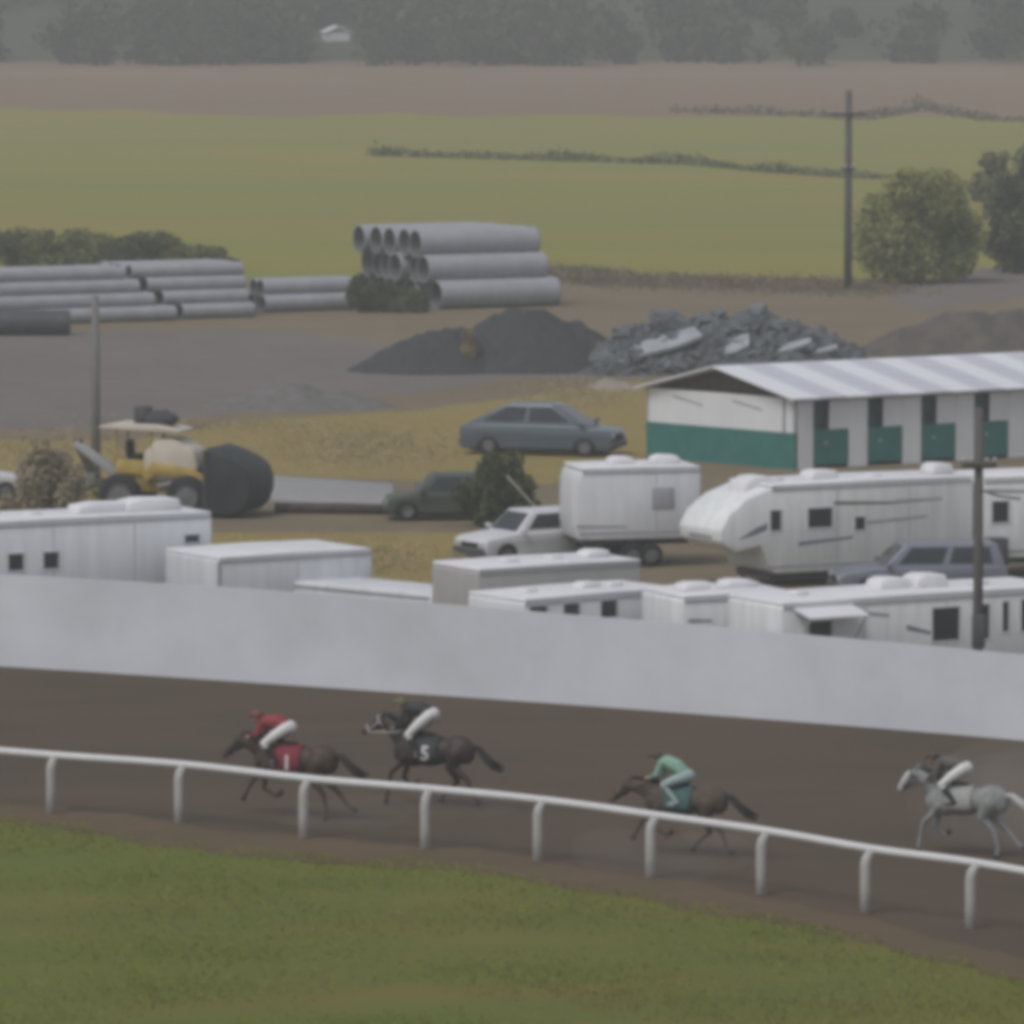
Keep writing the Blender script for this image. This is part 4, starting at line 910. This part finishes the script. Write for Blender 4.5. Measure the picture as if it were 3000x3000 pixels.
TEAL=mat('teal_saddle_cloth',(.045,.10,.10),.7,.2,4); OLIVEH=mat('olive_helmet_cover',(.13,.125,.07),.6,.1,4); CRMS=mat('cream_and_dark_silks',(.10,.095,.085),.6,.3,3); PCLO=mat('pale_saddle_cloth',(.30,.30,.29),.7,.1,4); BRNH=mat('brown_helmet_cover',(.07,.05,.04),.6,.1,4); REDH=mat('dull_red_helmet_cover',(.16,.05,.05),.6,.1,4)
def track_dir(x,y):
    a=W(x-250,y-250*.085); b=W(x+250,y+250*.085); d=a-b; return math.atan2(d.y,d.x)
def place(x,y,turn): return W(x,y,.008), track_dir(x,y)+turn
TURN=R(8)
p,rz=place(858,2395,TURN)
horse(p,rz,1.02,BAY,BLKH,'bay racehorse with crimson saddle cloth leading the field',F1,H1,25,-42,neck_len=.72,cloth=REDC,digit='1',digitm=WMARK,tail_lift=-.08)
jockey(p,rz,1.02,REDS,WSILK,REDH,'jockey in red silks and white breeches on the leading bay horse',up=-.03,fwd=.32)
p,rz=place(1262,2362,TURN)
horse(p,rz,1.0,DBAY,BLKH,'dark bay racehorse with dark saddle cloth numbered five, running second',F2,H2,42,-32,neck_len=.82,cloth=DCLO,digit='5',digitm=WMARK,blink=WMARK,tail_lift=-.14)
jockey(p,rz,1.0,BLKS,WSILK,OLIVEH,'jockey in black silks with olive helmet on the second horse',up=.08)
p,rz=place(2000,2508,TURN)
horse(p,rz,.95,DIRTB,BLKH,'dusty dark brown racehorse carrying the jockey in pale green',F1,H2,16,-42,cloth=TEAL,digit=None,tail_lift=-.1)
jockey(p,rz,.95,GRNS,GRNP,BRNH,'jockey in pale green silks crouched on the dusty brown horse',boot=GRNP,hdz=-.18,fwd=.12)
p,rz=place(2822,2506,TURN)
horse(p,rz,.94,GREYH,GREYD,'grey racehorse with white face and pale tail at the right picture edge',F2,H1,40,-50,blaze=WMARK,tailc=PALET,mane=GREYD,cloth=PCLO,digit=None,tail_lift=.0)
jockey(p,rz,.94,CRMS,WSILK,BRNH,'jockey in dark and cream silks on the grey horse')
# dust thrown up behind the hooves
def dust(name,blobs,dens,label):
    b=MB()
    for x,y,z,rx,ry,rz_ in blobs:
        q=W(x,y); b.ell((q.x,q.y,z),(rx,ry,rz_),None,16,10)
    m=bpy.data.materials.new('airborne_dust'); m.use_nodes=True; t=m.node_tree
    for n in list(t.nodes):
        if n.type=='BSDF_PRINCIPLED': t.nodes.remove(n)
    v=t.nodes.new('ShaderNodeVolumePrincipled'); v.inputs['Density'].default_value=dens; v.inputs['Color'].default_value=(.72,.68,.64,1)
    o_=[n for n in t.nodes if n.type=='OUTPUT_MATERIAL'][0]; t.links.new(v.outputs[0],o_.inputs['Volume'])
    o=fuse(name,b,m,None,.09,12); tag(o,label,'dust',None,'stuff')
GB_=[(2850,2490,.9,1.0,.8,.8),(2950,2500,1.0,1.2,.9,1.0),(3060,2510,1.0,1.3,1.0,1.0),(2900,2480,1.5,.7,.6,.5),(3000,2490,1.7,.8,.6,.5)]
dust('dust_cloud',GB_,.06,'dense core of the pale dust behind the grey horse')
dust('dust_haze',[(x,y,z+.1,a*1.5,b*1.4,c*1.4) for x,y,z,a,b,c in GB_]+[(3150,2520,1.1,1.6,1.2,1.2)],.035,'thin outer veil of dust round the grey horse')
dust('dust_cloud',[(1790,2560,.5,.9,.7,.5),(1900,2570,.4,1.0,.7,.4),(2080,2560,.45,1.1,.8,.45),(2000,2590,.35,.8,.6,.35),(2120,2480,.4,1,.8,.5)],.05,'low dust along the rail under the dusty brown horse')
dust('dust_cloud',[(960,2440,.35,1.0,.7,.35),(1080,2430,.4,1.1,.8,.4),(1300,2400,.35,.9,.7,.35),(1420,2400,.4,.9,.7,.35),(880,2420,.3,.8,.6,.3)],.045,'thin dust low behind the two leading horses')

# ------------------------------------------------------------------ haze
hb=MB(); hb.box(-700,700,-60,1790,-1,330)
hm=bpy.data.materials.new('haze'); hm.use_nodes=True; q=hm.node_tree
for n in list(q.nodes):
    if n.type=='BSDF_PRINCIPLED': q.nodes.remove(n)
pv=q.nodes.new('ShaderNodeVolumePrincipled'); pv.inputs['Density'].default_value=HAZE; pv.inputs['Color'].default_value=(.93,.95,.97,1)
out=[n for n in q.nodes if n.type=='OUTPUT_MATERIAL'][0]; q.links.new(pv.outputs[0],out.inputs['Volume'])
ho=hb.build('haze',hm); ho['kind']='stuff'; ho['label']='thin grey haze hanging over the whole fairground'; ho['category']='haze'
